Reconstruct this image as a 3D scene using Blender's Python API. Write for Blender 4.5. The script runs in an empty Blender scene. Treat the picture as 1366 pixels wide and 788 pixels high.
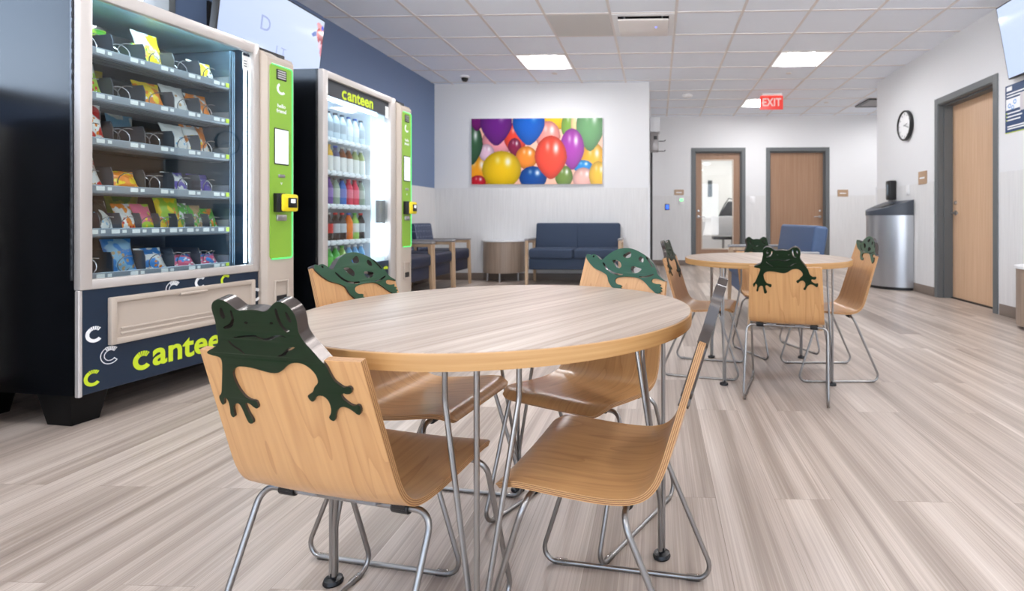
import bpy, bmesh, math, random
import numpy as np
from mathutils import Matrix, Vector
from mathutils.geometry import tessellate_polygon
random.seed(7)
PI = math.pi
R = math.radians
COL = bpy.context.scene.collection
SC = bpy.context.scene

# ------------------------------------------------------------------ helpers
def lin(c):
    c = c / 255.0
    return c / 12.92 if c <= 0.04045 else ((c + 0.055) / 1.055) ** 2.4
def rgb(r, g, b):
    return (lin(r), lin(g), lin(b), 1.0)

def new_mat(name):
    m = bpy.data.materials.new(name)
    m.use_nodes = True
    nt = m.node_tree
    return m, nt, nt.nodes['Principled BSDF']

def mat(name, col, rough=0.5, metal=0.0, spec=0.5, coat=0.0, bump=0.0, bscale=60, vary=0.0):
    m, nt, b = new_mat(name)
    b.inputs['Base Color'].default_value = rgb(*col)
    b.inputs['Roughness'].default_value = rough
    b.inputs['Metallic'].default_value = metal
    b.inputs['Specular IOR Level'].default_value = spec
    b.inputs['Coat Weight'].default_value = coat
    if bump or vary:
        tc = nt.nodes.new('ShaderNodeTexCoord')
        n = nt.nodes.new('ShaderNodeTexNoise')
        n.inputs['Scale'].default_value = bscale
        n.inputs['Detail'].default_value = 4
        nt.links.new(tc.outputs['Object'], n.inputs['Vector'])
        if bump:
            bp = nt.nodes.new('ShaderNodeBump')
            bp.inputs['Strength'].default_value = bump
            bp.inputs['Distance'].default_value = 0.002
            nt.links.new(n.outputs['Fac'], bp.inputs['Height'])
            nt.links.new(bp.outputs['Normal'], b.inputs['Normal'])
        if vary:
            hs = nt.nodes.new('ShaderNodeMix'); hs.data_type = 'RGBA'
            c = rgb(*col)
            hs.inputs['A'].default_value = tuple(x * (1 - vary) for x in c[:3]) + (1,)
            hs.inputs['B'].default_value = tuple(min(1, x * (1 + vary)) for x in c[:3]) + (1,)
            nt.links.new(n.outputs['Fac'], hs.inputs['Factor'])
            nt.links.new(hs.outputs['Result'], b.inputs['Base Color'])
    return m

def emit(name, col, strength, base=(0, 0, 0), rough=0.3):
    m, nt, b = new_mat(name)
    b.inputs['Base Color'].default_value = rgb(*base)
    b.inputs['Roughness'].default_value = rough
    b.inputs['Emission Color'].default_value = rgb(*col)
    b.inputs['Emission Strength'].default_value = strength
    return m

def glass_mat(name, tint=(1, 1, 1), ior=1.45, rough=0.0, gain=1.0):
    m, nt, b = new_mat(name)
    nt.nodes.remove(b)
    out = nt.nodes['Material Output']
    tr = nt.nodes.new('ShaderNodeBsdfTransparent'); tr.inputs['Color'].default_value = (*tint, 1)
    gl = nt.nodes.new('ShaderNodeBsdfGlossy'); gl.inputs['Roughness'].default_value = rough
    mx = nt.nodes.new('ShaderNodeMixShader')
    # Schlick reflectance, the same from both faces of the sheet
    ge = nt.nodes.new('ShaderNodeNewGeometry')
    dt = nt.nodes.new('ShaderNodeVectorMath'); dt.operation = 'DOT_PRODUCT'
    nt.links.new(ge.outputs['Normal'], dt.inputs[0]); nt.links.new(ge.outputs['Incoming'], dt.inputs[1])
    def mth(op, a, b_):
        m_ = nt.nodes.new('ShaderNodeMath'); m_.operation = op; m_.use_clamp = op != 'ABSOLUTE'
        for k_, v_ in enumerate((a, b_)):
            if v_ is None: continue
            if hasattr(v_, 'node'): nt.links.new(v_, m_.inputs[k_])
            else: m_.inputs[k_].default_value = v_
        return m_.outputs[0]
    ab = mth('ABSOLUTE', dt.outputs['Value'], None)
    om = mth('SUBTRACT', 1.0, ab)
    p5 = mth('POWER', om, 5.0)
    fac = mth('ADD', mth('MULTIPLY', p5, .96), .04)
    nt.links.new(mth('MULTIPLY', fac, gain), mx.inputs[0])
    nt.links.new(tr.outputs[0], mx.inputs[1])
    nt.links.new(gl.outputs[0], mx.inputs[2])
    nt.links.new(mx.outputs[0], out.inputs['Surface'])
    return m

def ramp(nt, stops):
    r = nt.nodes.new('ShaderNodeValToRGB')
    e = r.color_ramp.elements
    while len(e) < len(stops): e.new(0.5)
    for k, (p, c) in enumerate(stops):
        e[k].position = p; e[k].color = rgb(*c)
    return r

def wood_uv(name, base, dark, rough=0.32, along=1.3, across=14.0, coord='UV', rotz=0.0, cath=True):
    """maple veneer: fine streaks along v plus soft cathedral lines"""
    m, nt, b = new_mat(name)
    L = nt.links.new
    tc = nt.nodes.new('ShaderNodeTexCoord')
    mp = nt.nodes.new('ShaderNodeMapping'); mp.inputs['Rotation'].default_value = (0, 0, rotz)
    L(tc.outputs[coord], mp.inputs['Vector'])
    m1 = nt.nodes.new('ShaderNodeMapping'); m1.inputs['Scale'].default_value = (across * 9, along * 2.2, 1)
    L(mp.outputs[0], m1.inputs['Vector'])
    n1 = nt.nodes.new('ShaderNodeTexNoise'); n1.inputs['Scale'].default_value = 1; n1.inputs['Detail'].default_value = 5
    L(m1.outputs[0], n1.inputs['Vector'])
    m2 = nt.nodes.new('ShaderNodeMapping'); m2.inputs['Scale'].default_value = (across, along, 1)
    L(mp.outputs[0], m2.inputs['Vector'])
    n2 = nt.nodes.new('ShaderNodeTexNoise'); n2.inputs['Scale'].default_value = 0.8; n2.inputs['Detail'].default_value = 2
    n2.inputs['Distortion'].default_value = 0.5
    L(m2.outputs[0], n2.inputs['Vector'])
    ma = nt.nodes.new('ShaderNodeMath'); ma.operation = 'MULTIPLY'; ma.inputs[1].default_value = 9 if cath else 2
    L(n2.outputs['Fac'], ma.inputs[0])
    fr = nt.nodes.new('ShaderNodeMath'); fr.operation = 'FRACT'
    L(ma.outputs[0], fr.inputs[0])
    pw = nt.nodes.new('ShaderNodeMath'); pw.operation = 'POWER'; pw.inputs[1].default_value = 5
    L(fr.outputs[0], pw.inputs[0])
    mul = nt.nodes.new('ShaderNodeMath'); mul.operation = 'MULTIPLY'; mul.inputs[1].default_value = 0.55
    L(pw.outputs[0], mul.inputs[0])
    sc = nt.nodes.new('ShaderNodeMapRange'); sc.inputs['From Min'].default_value = 0.35; sc.inputs['From Max'].default_value = 0.75
    sc.inputs['To Max'].default_value = 0.5
    L(n1.outputs['Fac'], sc.inputs['Value'])
    ad = nt.nodes.new('ShaderNodeMath'); ad.operation = 'ADD'; ad.use_clamp = True
    L(sc.outputs[0], ad.inputs[0]); L(mul.outputs[0], ad.inputs[1])
    rp = ramp(nt, [(0.0, base), (1.0, dark)])
    L(ad.outputs[0], rp.inputs['Fac'])
    L(rp.outputs['Color'], b.inputs['Base Color'])
    b.inputs['Roughness'].default_value = rough
    return m

def smooth(o, ang=35):
    me = o.data
    me.polygons.foreach_set('use_smooth', [True] * len(me.polygons))
    me.set_sharp_from_angle(angle=R(ang))

def obj(name, bm, mats, parent=None, sm=True, ang=35):
    me = bpy.data.meshes.new(name)
    if isinstance(bm, bmesh.types.BMesh):
        bm.normal_update(); bm.to_mesh(me); bm.free()
    else:
        me = bm; me.name = name
    o = bpy.data.objects.new(name, me)
    COL.objects.link(o)
    if not isinstance(mats, (list, tuple)): mats = [mats]
    if len(me.materials): me.materials.clear()
    for x in mats: me.materials.append(x)
    if sm: smooth(o, ang)
    if parent is not None: o.parent = parent
    return o

def thing(name, label, cat, loc=(0, 0, 0), rz=0.0, group=None):
    o = bpy.data.objects.new(name, None); COL.objects.link(o)
    o.empty_display_size = 0.1
    o.location = loc; o.rotation_euler = (0, 0, rz)
    o['label'] = label; o['category'] = cat
    if group: o['group'] = group
    return o
def tag(o, label, cat, group=None):
    o['label'] = label; o['category'] = cat
    if group: o['group'] = group
    return o
def structure(o):
    o['kind'] = 'structure'; return o
def copy_tree(o, parent=None):
    c = o.copy(); COL.objects.link(c); c.parent = parent
    for ch in list(o.children): copy_tree(ch, c)
    return c

def BM(): return bmesh.new()
def box(bm, x0, x1, y0, y1, z0, z1, bev=0.0, seg=2, mi=0, M=None):
    g = bmesh.ops.create_cube(bm, size=1.0)
    vs = g['verts']
    for v in vs:
        v.co = Vector((x0 + (v.co.x + .5) * (x1 - x0), y0 + (v.co.y + .5) * (y1 - y0), z0 + (v.co.z + .5) * (z1 - z0)))
    fs = set(f for v in vs for f in v.link_faces)
    for f in fs: f.material_index = mi
    if bev > 0:
        es = list(set(e for v in vs for e in v.link_edges))
        r = bmesh.ops.bevel(bm, geom=es, offset=bev, segments=seg, profile=0.5, affect='EDGES', material=-1)
        vs = list(set(v for f in r['faces'] for v in f.verts) | set(v for v in vs if v.is_valid))
        allv = set(vs)
        for v in list(allv):
            for f in v.link_faces:
                f.material_index = mi
                for w in f.verts: allv.add(w)
        vs = list(allv)
    if M is not None:
        for v in vs: v.co = M @ v.co
    return vs

def prism(bm, pts, z0, z1, mi=0, mi_side=None, M=None):
    """extrude a polygon (x,y) from z0 to z1"""
    n = len(pts)
    a = [bm.verts.new((p[0], p[1], z0)) for p in pts]
    b = [bm.verts.new((p[0], p[1], z1)) for p in pts]
    area = sum(pts[i][0] * pts[(i + 1) % n][1] - pts[(i + 1) % n][0] * pts[i][1] for i in range(n))
    fs = []
    if area < 0: a.reverse(); b.reverse()
    f = bm.faces.new(b); f.material_index = mi; fs.append(f)
    f = bm.faces.new(a[::-1]); f.material_index = mi; fs.append(f)
    for i in range(n):
        j = (i + 1) % n
        f = bm.faces.new((a[i], a[j], b[j], b[i])); f.material_index = mi if mi_side is None else mi_side
    if M is not None:
        for v in a + b: v.co = M @ v.co
    return a + b

def lathe(bm, prof, seg=20, M=None, mi=0, a0=0.0, a1=2 * PI):
    """profile [(r,z)] round the z axis"""
    full = abs(a1 - a0 - 2 * PI) < 1e-6
    n = seg if full else seg + 1
    rings = []
    for (r, z) in prof:
        if r < 1e-6:
            rings.append([bm.verts.new((0, 0, z))])
        else:
            rings.append([bm.verts.new((r * math.cos(a0 + (a1 - a0) * k / seg), r * math.sin(a0 + (a1 - a0) * k / seg), z)) for k in range(n)])
    for p, q in zip(rings, rings[1:]):
        m = seg
        for k in range(m):
            k2 = (k + 1) % n
            if len(p) == 1 and len(q) == 1: continue
            if len(p) == 1: f = bm.faces.new((p[0], q[k2], q[k]))
            elif len(q) == 1: f = bm.faces.new((p[k], p[k2], q[0]))
            else: f = bm.faces.new((p[k], p[k2], q[k2], q[k]))
            f.material_index = mi
    vs = [v for r_ in rings for v in r_]
    if M is not None:
        for v in vs: v.co = M @ v.co
    return vs

def fillet(pts, rad, seg=6, closed=False):
    out = []
    n = len(pts)
    P = [Vector(p) for p in pts]
    for i in range(n):
        if not closed and i in (0, n - 1):
            out.append(P[i]); continue
        a, b, c = P[i - 1], P[i], P[(i + 1) % n]
        u = (a - b); v = (c - b)
        lu, lv = u.length, v.length
        u.normalize(); v.normalize()
        ang = u.angle(v)
        if ang > PI - 0.02:
            out.append(b); continue
        d = min(rad / math.tan(ang / 2), lu * .48, lv * .48)
        r = d * math.tan(ang / 2)
        bis = (u + v).normalized()
        cen = b + bis * (r / math.sin(ang / 2))
        s = b + u * d; e = b + v * d
        for k in range(seg + 1):
            t = k / seg
            a0 = (s - cen); a1 = (e - cen)
            w = a0.angle(a1)
            q = (a0 * math.sin((1 - t) * w) + a1 * math.sin(t * w)) / math.sin(w) if w > 1e-4 else a0
            out.append(cen + q)
    return out

def tube(bm, pts, r, seg=10, closed=False, cap=True, mi=0, radii=None):
    P = [Vector(p) for p in pts]
    n = len(P)
    tang = []
    for i in range(n):
        if closed: t = P[(i + 1) % n] - P[i - 1]
        elif i == 0: t = P[1] - P[0]
        elif i == n - 1: t = P[-1] - P[-2]
        else: t = (P[i + 1] - P[i]).normalized() + (P[i] - P[i - 1]).normalized()
        tang.append(t.normalized())
    ref = Vector((0, 0, 1)) if abs(tang[0].z) < .9 else Vector((1, 0, 0))
    nrm = (ref - tang[0] * ref.dot(tang[0])).normalized()
    rings = []
    for i in range(n):
        if i:
            q = tang[i - 1].rotation_difference(tang[i])
            nrm = q @ nrm
            nrm = (nrm - tang[i] * nrm.dot(tang[i])).normalized()
        bi = tang[i].cross(nrm)
        rr = r if radii is None else radii[i]
        rings.append([bm.verts.new(P[i] + (nrm * math.cos(2 * PI * k / seg) + bi * math.sin(2 * PI * k / seg)) * rr) for k in range(seg)])
    m = n if closed else n - 1
    for i in range(m):
        a, b = rings[i], rings[(i + 1) % n]
        for k in range(seg):
            k2 = (k + 1) % seg
            f = bm.faces.new((a[k], a[k2], b[k2], b[k])); f.material_index = mi
    if cap and not closed:
        f = bm.faces.new(rings[0][::-1]); f.material_index = mi
        f = bm.faces.new(rings[-1]); f.material_index = mi

def flat_shape(outer, holes=(), depth=0.01):
    """2-D outline with holes, thickness depth centred on z=0 -> mesh"""
    cu = bpy.data.curves.new('outline', 'CURVE'); cu.dimensions = '2D'; cu.fill_mode = 'BOTH'; cu.extrude = depth / 2
    for ring in [outer] + list(holes):
        sp = cu.splines.new('POLY'); sp.points.add(len(ring) - 1); sp.use_cyclic_u = True
        for p, q in zip(sp.points, ring): p.co = (q[0], q[1], 0, 1)
    o = bpy.data.objects.new('outline', cu); COL.objects.link(o)
    dg = bpy.context.evaluated_depsgraph_get(); dg.update()
    me = bpy.data.meshes.new_from_object(o.evaluated_get(dg))
    bpy.data.objects.remove(o); bpy.data.curves.remove(cu)
    return me

def text_mesh(s, size, depth=0.001, bold=0.0, align='CENTER', space=1.0, sx=1.0):
    cu = bpy.data.curves.new('txt', 'FONT'); cu.body = s; cu.size = size; cu.extrude = depth / 2
    cu.offset = bold; cu.align_x = align; cu.align_y = 'CENTER'; cu.space_character = space; cu.resolution_u = 4
    o = bpy.data.objects.new('txt', cu); COL.objects.link(o)
    dg = bpy.context.evaluated_depsgraph_get(); dg.update()
    me = bpy.data.meshes.new_from_object(o.evaluated_get(dg))
    bpy.data.objects.remove(o); bpy.data.curves.remove(cu)
    if sx != 1.0: me.transform(Matrix.Scale(sx, 4, (1, 0, 0)))
    return me

def facing(loc, rz=0.0):
    """XY plane art -> upright, facing local -y, then turned about z"""
    return Matrix.Translation(loc) @ Matrix.Rotation(rz, 4, 'Z') @ Matrix.Rotation(PI / 2, 4, 'X')
def art(name, me, m, M, parent=None):
    me.transform(M)
    return obj(name, me, m, parent, sm=False)

def arc(cx, cy, r, a0, a1, n=12):
    return [(cx + r * math.cos(R(a0 + (a1 - a0) * k / n)), cy + r * math.sin(R(a0 + (a1 - a0) * k / n))) for k in range(n + 1)]
def smooth_ring(P, it=1):
    for _ in range(it):
        Q = []
        for i in range(len(P)):
            a, b = P[i], P[(i + 1) % len(P)]
            Q += [(a[0] * .75 + b[0] * .25, a[1] * .75 + b[1] * .25), (a[0] * .25 + b[0] * .75, a[1] * .25 + b[1] * .75)]
        P = Q
    return P

# ------------------------------------------------------------------ dimensions
XL, XR = -3.14, 3.06
YB, YF, YREAR = 7.56, 10.08, -3.2
YRE = 7.71               # end of the right wall
XRET = -0.113            # end of the balloon wall
XFE = 5.2                # far end of the cross passage
CE = 2.75
RAIL = 1.29
T = 0.6096
GX0, GY0 = -3.4851, 5.0133

# ------------------------------------------------------------------ materials
M_wall = mat('wall_paint', (226, 227, 229), 0.65, bump=0.05, bscale=300)
M_blue = mat('blue_paint', (112, 132, 166), 0.6, bump=0.05, bscale=300)
def wainscot(name, c):
    m, nt, b = new_mat(name)
    tc = nt.nodes.new('ShaderNodeTexCoord')
    mp = nt.nodes.new('ShaderNodeMapping'); mp.inputs['Scale'].default_value = (160, 160, 3)
    n = nt.nodes.new('ShaderNodeTexNoise'); n.inputs['Scale'].default_value = 1
    nt.links.new(tc.outputs['Object'], mp.inputs['Vector']); nt.links.new(mp.outputs[0], n.inputs['Vector'])
    k = [max(0, x - 12) for x in c]
    rp = ramp(nt, [(0.3, k), (0.7, c)])
    nt.links.new(n.outputs['Fac'], rp.inputs['Fac']); nt.links.new(rp.outputs[0], b.inputs['Base Color'])
    b.inputs['Roughness'].default_value = 0.5
    return m
M_wains = wainscot('wainscot_vinyl', (226, 226, 226))
M_base = mat('rubber_base', (126, 113, 104), 0.5)
M_ceil = mat('ceiling_tile', (236, 242, 251), 0.85, bump=0.12, bscale=220)
M_tbar = mat('ceiling_tbar', (222, 216, 213), 0.5)
M_frame = mat('door_frame_paint', (98, 102, 104), 0.45)
M_chrome = mat('satin_metal', (190, 190, 192), 0.28, metal=1.0)
M_rod = mat('satin_rod', (158, 156, 154), 0.33, metal=1.0)
M_blackp = mat('black_plastic', (18, 18, 20), 0.4)
M_white = mat('white_plastic', (235, 235, 236), 0.4)
M_grey = mat('grey_plastic', (140, 138, 138), 0.5)
M_clear = glass_mat('clear_plastic', tint=(.86, .86, .86), gain=1.6, rough=.1)
M_fabric = mat('navy_fabric', (52, 65, 86), 0.85, bump=0.4, bscale=500, vary=0.15)
M_fabric_dark = mat('dark_navy_vinyl', (40, 46, 66), 0.45, vary=0.1)
M_bluevin = mat('blue_vinyl', (62, 84, 118), 0.55, vary=0.08)
M_oak = wood_uv('pale_oak', (205, 178, 148), (172, 142, 112), coord='Object', across=10, along=10, cath=False)
M_glass = glass_mat('window_glass')
M_vglass = glass_mat('machine_glass', tint=(0.93, 0.97, 0.98), ior=1.42, gain=1.15)

def floor_mat():
    m, nt, b = new_mat('plank_floor')
    L = nt.links.new
    tc = nt.nodes.new('ShaderNodeTexCoord')
    mp = nt.nodes.new('ShaderNodeMapping'); mp.inputs['Rotation'].default_value = (0, 0, PI / 2)
    L(tc.outputs['Object'], mp.inputs['Vector'])
    br = nt.nodes.new('ShaderNodeTexBrick')
    br.offset = 0.37; br.offset_frequency = 2; br.squash = 1
    br.inputs['Scale'].default_value = 1
    br.inputs['Brick Width'].default_value = 1.22
    br.inputs['Row Height'].default_value = 0.178
    br.inputs['Mortar Size'].default_value = 0.0008
    br.inputs['Mortar Smooth'].default_value = 0
    br.inputs['Color1'].default_value = (0, 0, 0, 1); br.inputs['Color2'].default_value = (1, 1, 1, 1)
    br.inputs['Mortar'].default_value = (0.5, 0.5, 0.5, 1)
    L(mp.outputs[0], br.inputs['Vector'])
    # per plank offset
    mu = nt.nodes.new('ShaderNodeVectorMath'); mu.operation = 'SCALE'; mu.inputs['Scale'].default_value = 53.0
    L(br.outputs['Color'], mu.inputs[0])
    def streak(sx, sy, det):
        s = nt.nodes.new('ShaderNodeMapping'); s.inputs['Scale'].default_value = (sx, sy, 1)
        L(tc.outputs['Object'], s.inputs['Vector'])
        ad = nt.nodes.new('ShaderNodeVectorMath'); ad.operation = 'ADD'
        L(s.outputs[0], ad.inputs[0]); L(mu.outputs[0], ad.inputs[1])
        n = nt.nodes.new('ShaderNodeTexNoise'); n.inputs['Scale'].default_value = 1; n.inputs['Detail'].default_value = det
        n.inputs['Roughness'].default_value = 0.6
        L(ad.outputs[0], n.inputs['Vector'])
        return n
    a = streak(15, 0.35, 4); f = streak(230, 1.4, 4)
    mx = nt.nodes.new('ShaderNodeMath'); mx.operation = 'MULTIPLY_ADD'; mx.inputs[1].default_value = 0.72
    fm = nt.nodes.new('ShaderNodeMath'); fm.operation = 'MULTIPLY'; fm.inputs[1].default_value = 0.40
    L(f.outputs['Fac'], fm.inputs[0]); L(a.outputs['Fac'], mx.inputs[0]); L(fm.outputs[0], mx.inputs[2])
    pl = nt.nodes.new('ShaderNodeMath'); pl.operation = 'MULTIPLY_ADD'; pl.inputs[1].default_value = 0.13
    L(br.outputs['Color'], pl.inputs[0]); L(mx.outputs[0], pl.inputs[2])
    rp = ramp(nt, [(0.40, (132, 118, 108)), (0.56, (158, 144, 133)), (0.68, (182, 168, 157)), (0.84, (206, 194, 184))])
    L(pl.outputs[0], rp.inputs['Fac'])
    mo = nt.nodes.new('ShaderNodeMix'); mo.data_type = 'RGBA'; mo.blend_type = 'MULTIPLY'
    mo.inputs['B'].default_value = (0.7, 0.68, 0.66, 1)
    L(br.outputs['Fac'], mo.inputs['Factor']); L(rp.outputs['Color'], mo.inputs['A'])
    L(mo.outputs['Result'], b.inputs['Base Color'])
    b.inputs['Roughness'].default_value = 0.36
    b.inputs['Specular IOR Level'].default_value = 0.5
    bp = nt.nodes.new('ShaderNodeBump'); bp.inputs['Strength'].default_value = 0.08; bp.inputs['Distance'].default_value = 0.001
    L(f.outputs['Fac'], bp.inputs['Height']); L(bp.outputs['Normal'], b.inputs['Normal'])
    return m
M_floor = floor_mat()

# ------------------------------------------------------------------ room shell
bm = BM(); box(bm, XL - .2, XFE + .2, YREAR - .2, 14.2, -0.1, 0.0)
structure(obj('floor', bm, M_floor, sm=False))

LIGHT_CELLS = [(c, r) for c in (3, 8) for r in (2, 6, -2, -6, -10)]
LIGHT_CELLS.remove((3, 6)); LIGHT_CELLS.append((12, 6))  # hidden passage light added to brighten the far wall
HOLES = set(LIGHT_CELLS) | {(5, 0), (4, 0)}
bm = BM()
def quad(bm, x0, x1, y0, y1, z, mi=0):
    f = bm.faces.new([bm.verts.new(p) for p in ((x0, y0, z), (x0, y1, z), (x1, y1, z), (x1, y0, z))])
    f.material_index = mi
cols = list(range(0, 15)); rows = list(range(-14, 9))
for cidx in cols:
    for ridx in rows:
        x0 = max(GX0 + T * cidx, XL); x1 = min(GX0 + T * (cidx + 1), XFE)
        y0 = max(GY0 + T * ridx, YREAR); y1 = min(GY0 + T * (ridx + 1), YF)
        if x1 <= x0 or y1 <= y0 or (cidx, ridx) in HOLES: continue
        if x0 > XR + .2 and y1 < YRE - .3: continue
        quad(bm, x0, x1, y0, y1, CE + 0.006)
for cidx in range(1, 15):
    x = GX0 + T * cidx
    y0 = YREAR if x < XR else YRE - .2
    box(bm, x - .012, x + .012, y0, YF, CE, CE + .03, mi=1)
for ridx in range(-13, 9):
    y = GY0 + T * ridx
    box(bm, XL, XR if y < YRE else XFE, y - .012, y + .012, CE + .0005, CE + .03, mi=1)
structure(obj('ceiling', bm, [M_ceil, M_tbar], sm=False))
# slab above, closes recesses
bm = BM(); box(bm, XL - .2, XFE + .2, YREAR - .2, 14.2, CE + .25, CE + .35)
structure(obj('ceiling_slab', bm, M_ceil, sm=False))

# left wall with a high window
WY0, WY1, WZ0, WZ1 = -2.2, 3.42, 1.42, 2.52  # window run lengthened towards the rear, out of view, to brighten the floor
def wall_panels(name, mats, rects, M=None):
    bm = BM()
    for (a0, a1, y0, y1, z0, z1, mi) in rects: box(bm, a0, a1, y0, y1, z0, z1, mi=mi)
    return structure(obj(name, bm, mats, sm=False))
wall_panels('wall_left', [M_blue, M_wall], [
    (XL - .2, XL, YREAR, WY0, RAIL, CE + .25, 0), (XL - .2, XL, WY1, YB + .1, RAIL, CE + .25, 0),
    (XL - .2, XL, WY0, WY1, RAIL, WZ0, 0), (XL - .2, XL, WY0, WY1, WZ1, CE + .25, 0),
    (XL - .2, XL, YREAR, YB + .1, 0, RAIL, 1)])
wall_panels('wall_back', [M_wall], [(XL - .2, XRET, YB, YF + .2, 0, CE + .25, 0)])
# right wall with door opening
DY0, DY1, DZ = 5.06, 6.06, 2.11
wall_panels('wall_right', [M_wall], [
    (XR, XR + .25, YREAR, DY0, 0, CE + .25, 0), (XR, XR + .25, DY1, YRE, 0, CE + .25, 0), (XR, XR + .25, DY0, DY1, DZ, CE + .25, 0)])
RX0, RX1, RZ0, RZ1 = -2.75, 2.7, .12, 2.45
wall_panels('wall_rear', [M_wall], [(XL - .2, RX0, YREAR - .2, YREAR, 0, CE + .25, 0), (RX1, XR + .25, YREAR - .2, YREAR, 0, CE + .25, 0), (RX0, RX1, YREAR - .2, YREAR, 0, RZ0, 0), (RX0, RX1, YREAR - .2, YREAR, RZ1, CE + .25, 0)])
w2 = bpy.data.objects.new('fill_window', None); COL.objects.link(w2); w2['kind'] = 'structure'; w2.location = (0, YREAR, 0)  # unseen window added behind the camera as fill for room and ceiling
bm = BM()
for (x0, x1, z0, z1) in ((RX0, RX0 + .05, RZ0, RZ1), (RX1 - .05, RX1, RZ0, RZ1), (RX0 + .05, RX1 - .05, RZ0, RZ0 + .05), (RX0 + .05, RX1 - .05, RZ1 - .05, RZ1), (-.95, -.9, RZ0, RZ1), (.88, .93, RZ0, RZ1)):
    box(bm, x0, x1, -.16, .012, z0, z1, bev=.003)
obj('window_frame', bm, mat('rear_frame_paint', (120, 124, 126), .4), w2)
bm = BM(); box(bm, RX0 + .05, RX1 - .05, -.09, -.084, RZ0 + .05, RZ1 - .05); obj('pane', bm, M_glass, w2, sm=False)
wall_panels('wall_passage', [M_wall], [(XFE, XFE + .2, YRE - .3, YF + .2, 0, CE + .25, 0), (XR + .25, XFE, YRE - .25, YRE, 0, CE + .25, 0)])
# far wall with two openings
A0, A1, B0, B1, FZ = .68, 1.567, 2.05, 3.09, 2.115
wall_panels('wall_far', [M_wall], [
    (XRET - .1, A0, YF, YF + .16, 0, CE + .25, 0), (A1, B0, YF, YF + .16, 0, CE + .25, 0), (B1, XFE + .2, YF, YF + .16, 0, CE + .25, 0),
    (A0, A1, YF, YF + .16, FZ, CE + .25, 0), (B0, B1, YF, YF + .16, FZ, CE + .25, 0)])
# wainscot sheets
def trim(n, m, boxes, bev=0.001):
    bm = BM()
    for b in boxes: box(bm, *b, bev=bev, seg=1)
    return structure(obj('trim_%d' % n, bm, m, sm=False))
trim(1, M_wains, [(XL + .006, XRET, YB - .006, YB, 0.1, RAIL)])
trim(2, M_wains, [(XR - .006, XR, YREAR, 4.98, .1, RAIL - .02), (XR - .006, XR, 6.14, YRE, .1, RAIL - .02)])
trim(3, M_wains, [(XRET, .62, YF - .006, YF, .1, RAIL), (1.63, 1.99, YF - .006, YF, .1, RAIL), (3.15, XFE, YF - .006, YF, .1, RAIL)])
trim(4, M_wains, [(XL, XL + .006, YREAR, YB, .1, RAIL)])
trim(5, M_wall, [(XRET - .02, XRET + .012, YB - .012, YB + .02, 0, 1.32)])         # corner guards
trim(6, M_wall, [(XR - .012, XR + .02, YRE - .02, YRE + .012, 0, 1.30)])
def baseboard(name, boxes):
    bm = BM()
    for b in boxes: box(bm, *b, bev=.004, seg=2)
    structure(obj('baseboard_' + name, bm, M_base))
baseboard('back', [(XL + .012, XRET + .012, YB - .012, YB, 0, .1)])
baseboard('right', [(XR - .012, XR, YREAR, 4.98, 0, .1), (XR - .012, XR, 6.13, YRE, 0, .1)])
baseboard('left', [(XL, XL + .012, YREAR, YB, 0, .1)])
baseboard('far', [(XRET, .62, YF - .012, YF, 0, .1), (1.63, 1.99, YF - .012, YF, 0, .1), (3.15, XFE, YF - .012, YF, 0, .1)])
# dark door jamb on the return beside the passage
bm = BM(); box(bm, XRET, XRET + .03, 8.55, 8.63, 0, 2.06, bev=.003); box(bm, XRET, XRET + .03, 9.5, 9.58, 0, 2.06, bev=.003); box(bm, XRET, XRET + .03, 8.55, 9.58, 2.06, 2.14, bev=.003)
box(bm, XRET, XRET + .012, 8.63, 9.5, 0.005, 2.06)
structure(obj('door_4', bm, mat('dark_jamb', (46, 46, 48), .5)))

# window in the left wall (frame, mullion, pane) + daylight
w = structure(thing('window_1', '', '', (XL, 0, 0)))
del w['label']; del w['category']
bm = BM()
f = .05
for (y0, y1, z0, z1) in ((WY0, WY0 + f, WZ0, WZ1), (WY1 - f, WY1, WZ0, WZ1), (WY0 + f, WY1 - f, WZ0, WZ0 + f), (WY0 + f, WY1 - f, WZ1 - f, WZ1), (-.34, -.30, WZ0 + f, WZ1 - f), (1.54, 1.58, WZ0 + f, WZ1 - f)):
    box(bm, -.16, .012, y0, y1, z0, z1, bev=.003)
obj('window_frame', bm, mat('window_frame_paint', (120, 124, 126), .4), w)
bm = BM(); box(bm, -.09, -.084, WY0 + f, WY1 - f, WZ0 + f, WZ1 - f)
obj('pane', bm, M_glass, w, sm=False)

# ------------------------------------------------------------------ doors
M_doorwood = wood_uv('door_oak', (206, 166, 130), (186, 144, 108), rough=.42, coord='Object', across=1, along=1, cath=False)
def door_wood(name, c1, c2, axis):
    m, nt, b = new_mat(name)
    tc = nt.nodes.new('ShaderNodeTexCoord'); mp = nt.nodes.new('ShaderNodeMapping')
    mp.inputs['Scale'].default_value = (70, 70, 1.5)
    n = nt.nodes.new('ShaderNodeTexNoise'); n.inputs['Scale'].default_value = 1; n.inputs['Detail'].default_value = 4
    nt.links.new(tc.outputs['Object'], mp.inputs['Vector']); nt.links.new(mp.outputs[0], n.inputs['Vector'])
    rp = ramp(nt, [(.35, c1), (.65, c2)])
    nt.links.new(n.outputs['Fac'], rp.inputs['Fac']); nt.links.new(rp.outputs[0], b.inputs['Base Color'])
    b.inputs['Roughness'].default_value = .38
    return m
M_doorR = door_wood('door_veneer', (204, 166, 132), (216, 182, 150), 0)
M_doorF = door_wood('far_door_veneer', (150, 115, 89), (162, 128, 102), 0)
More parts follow.
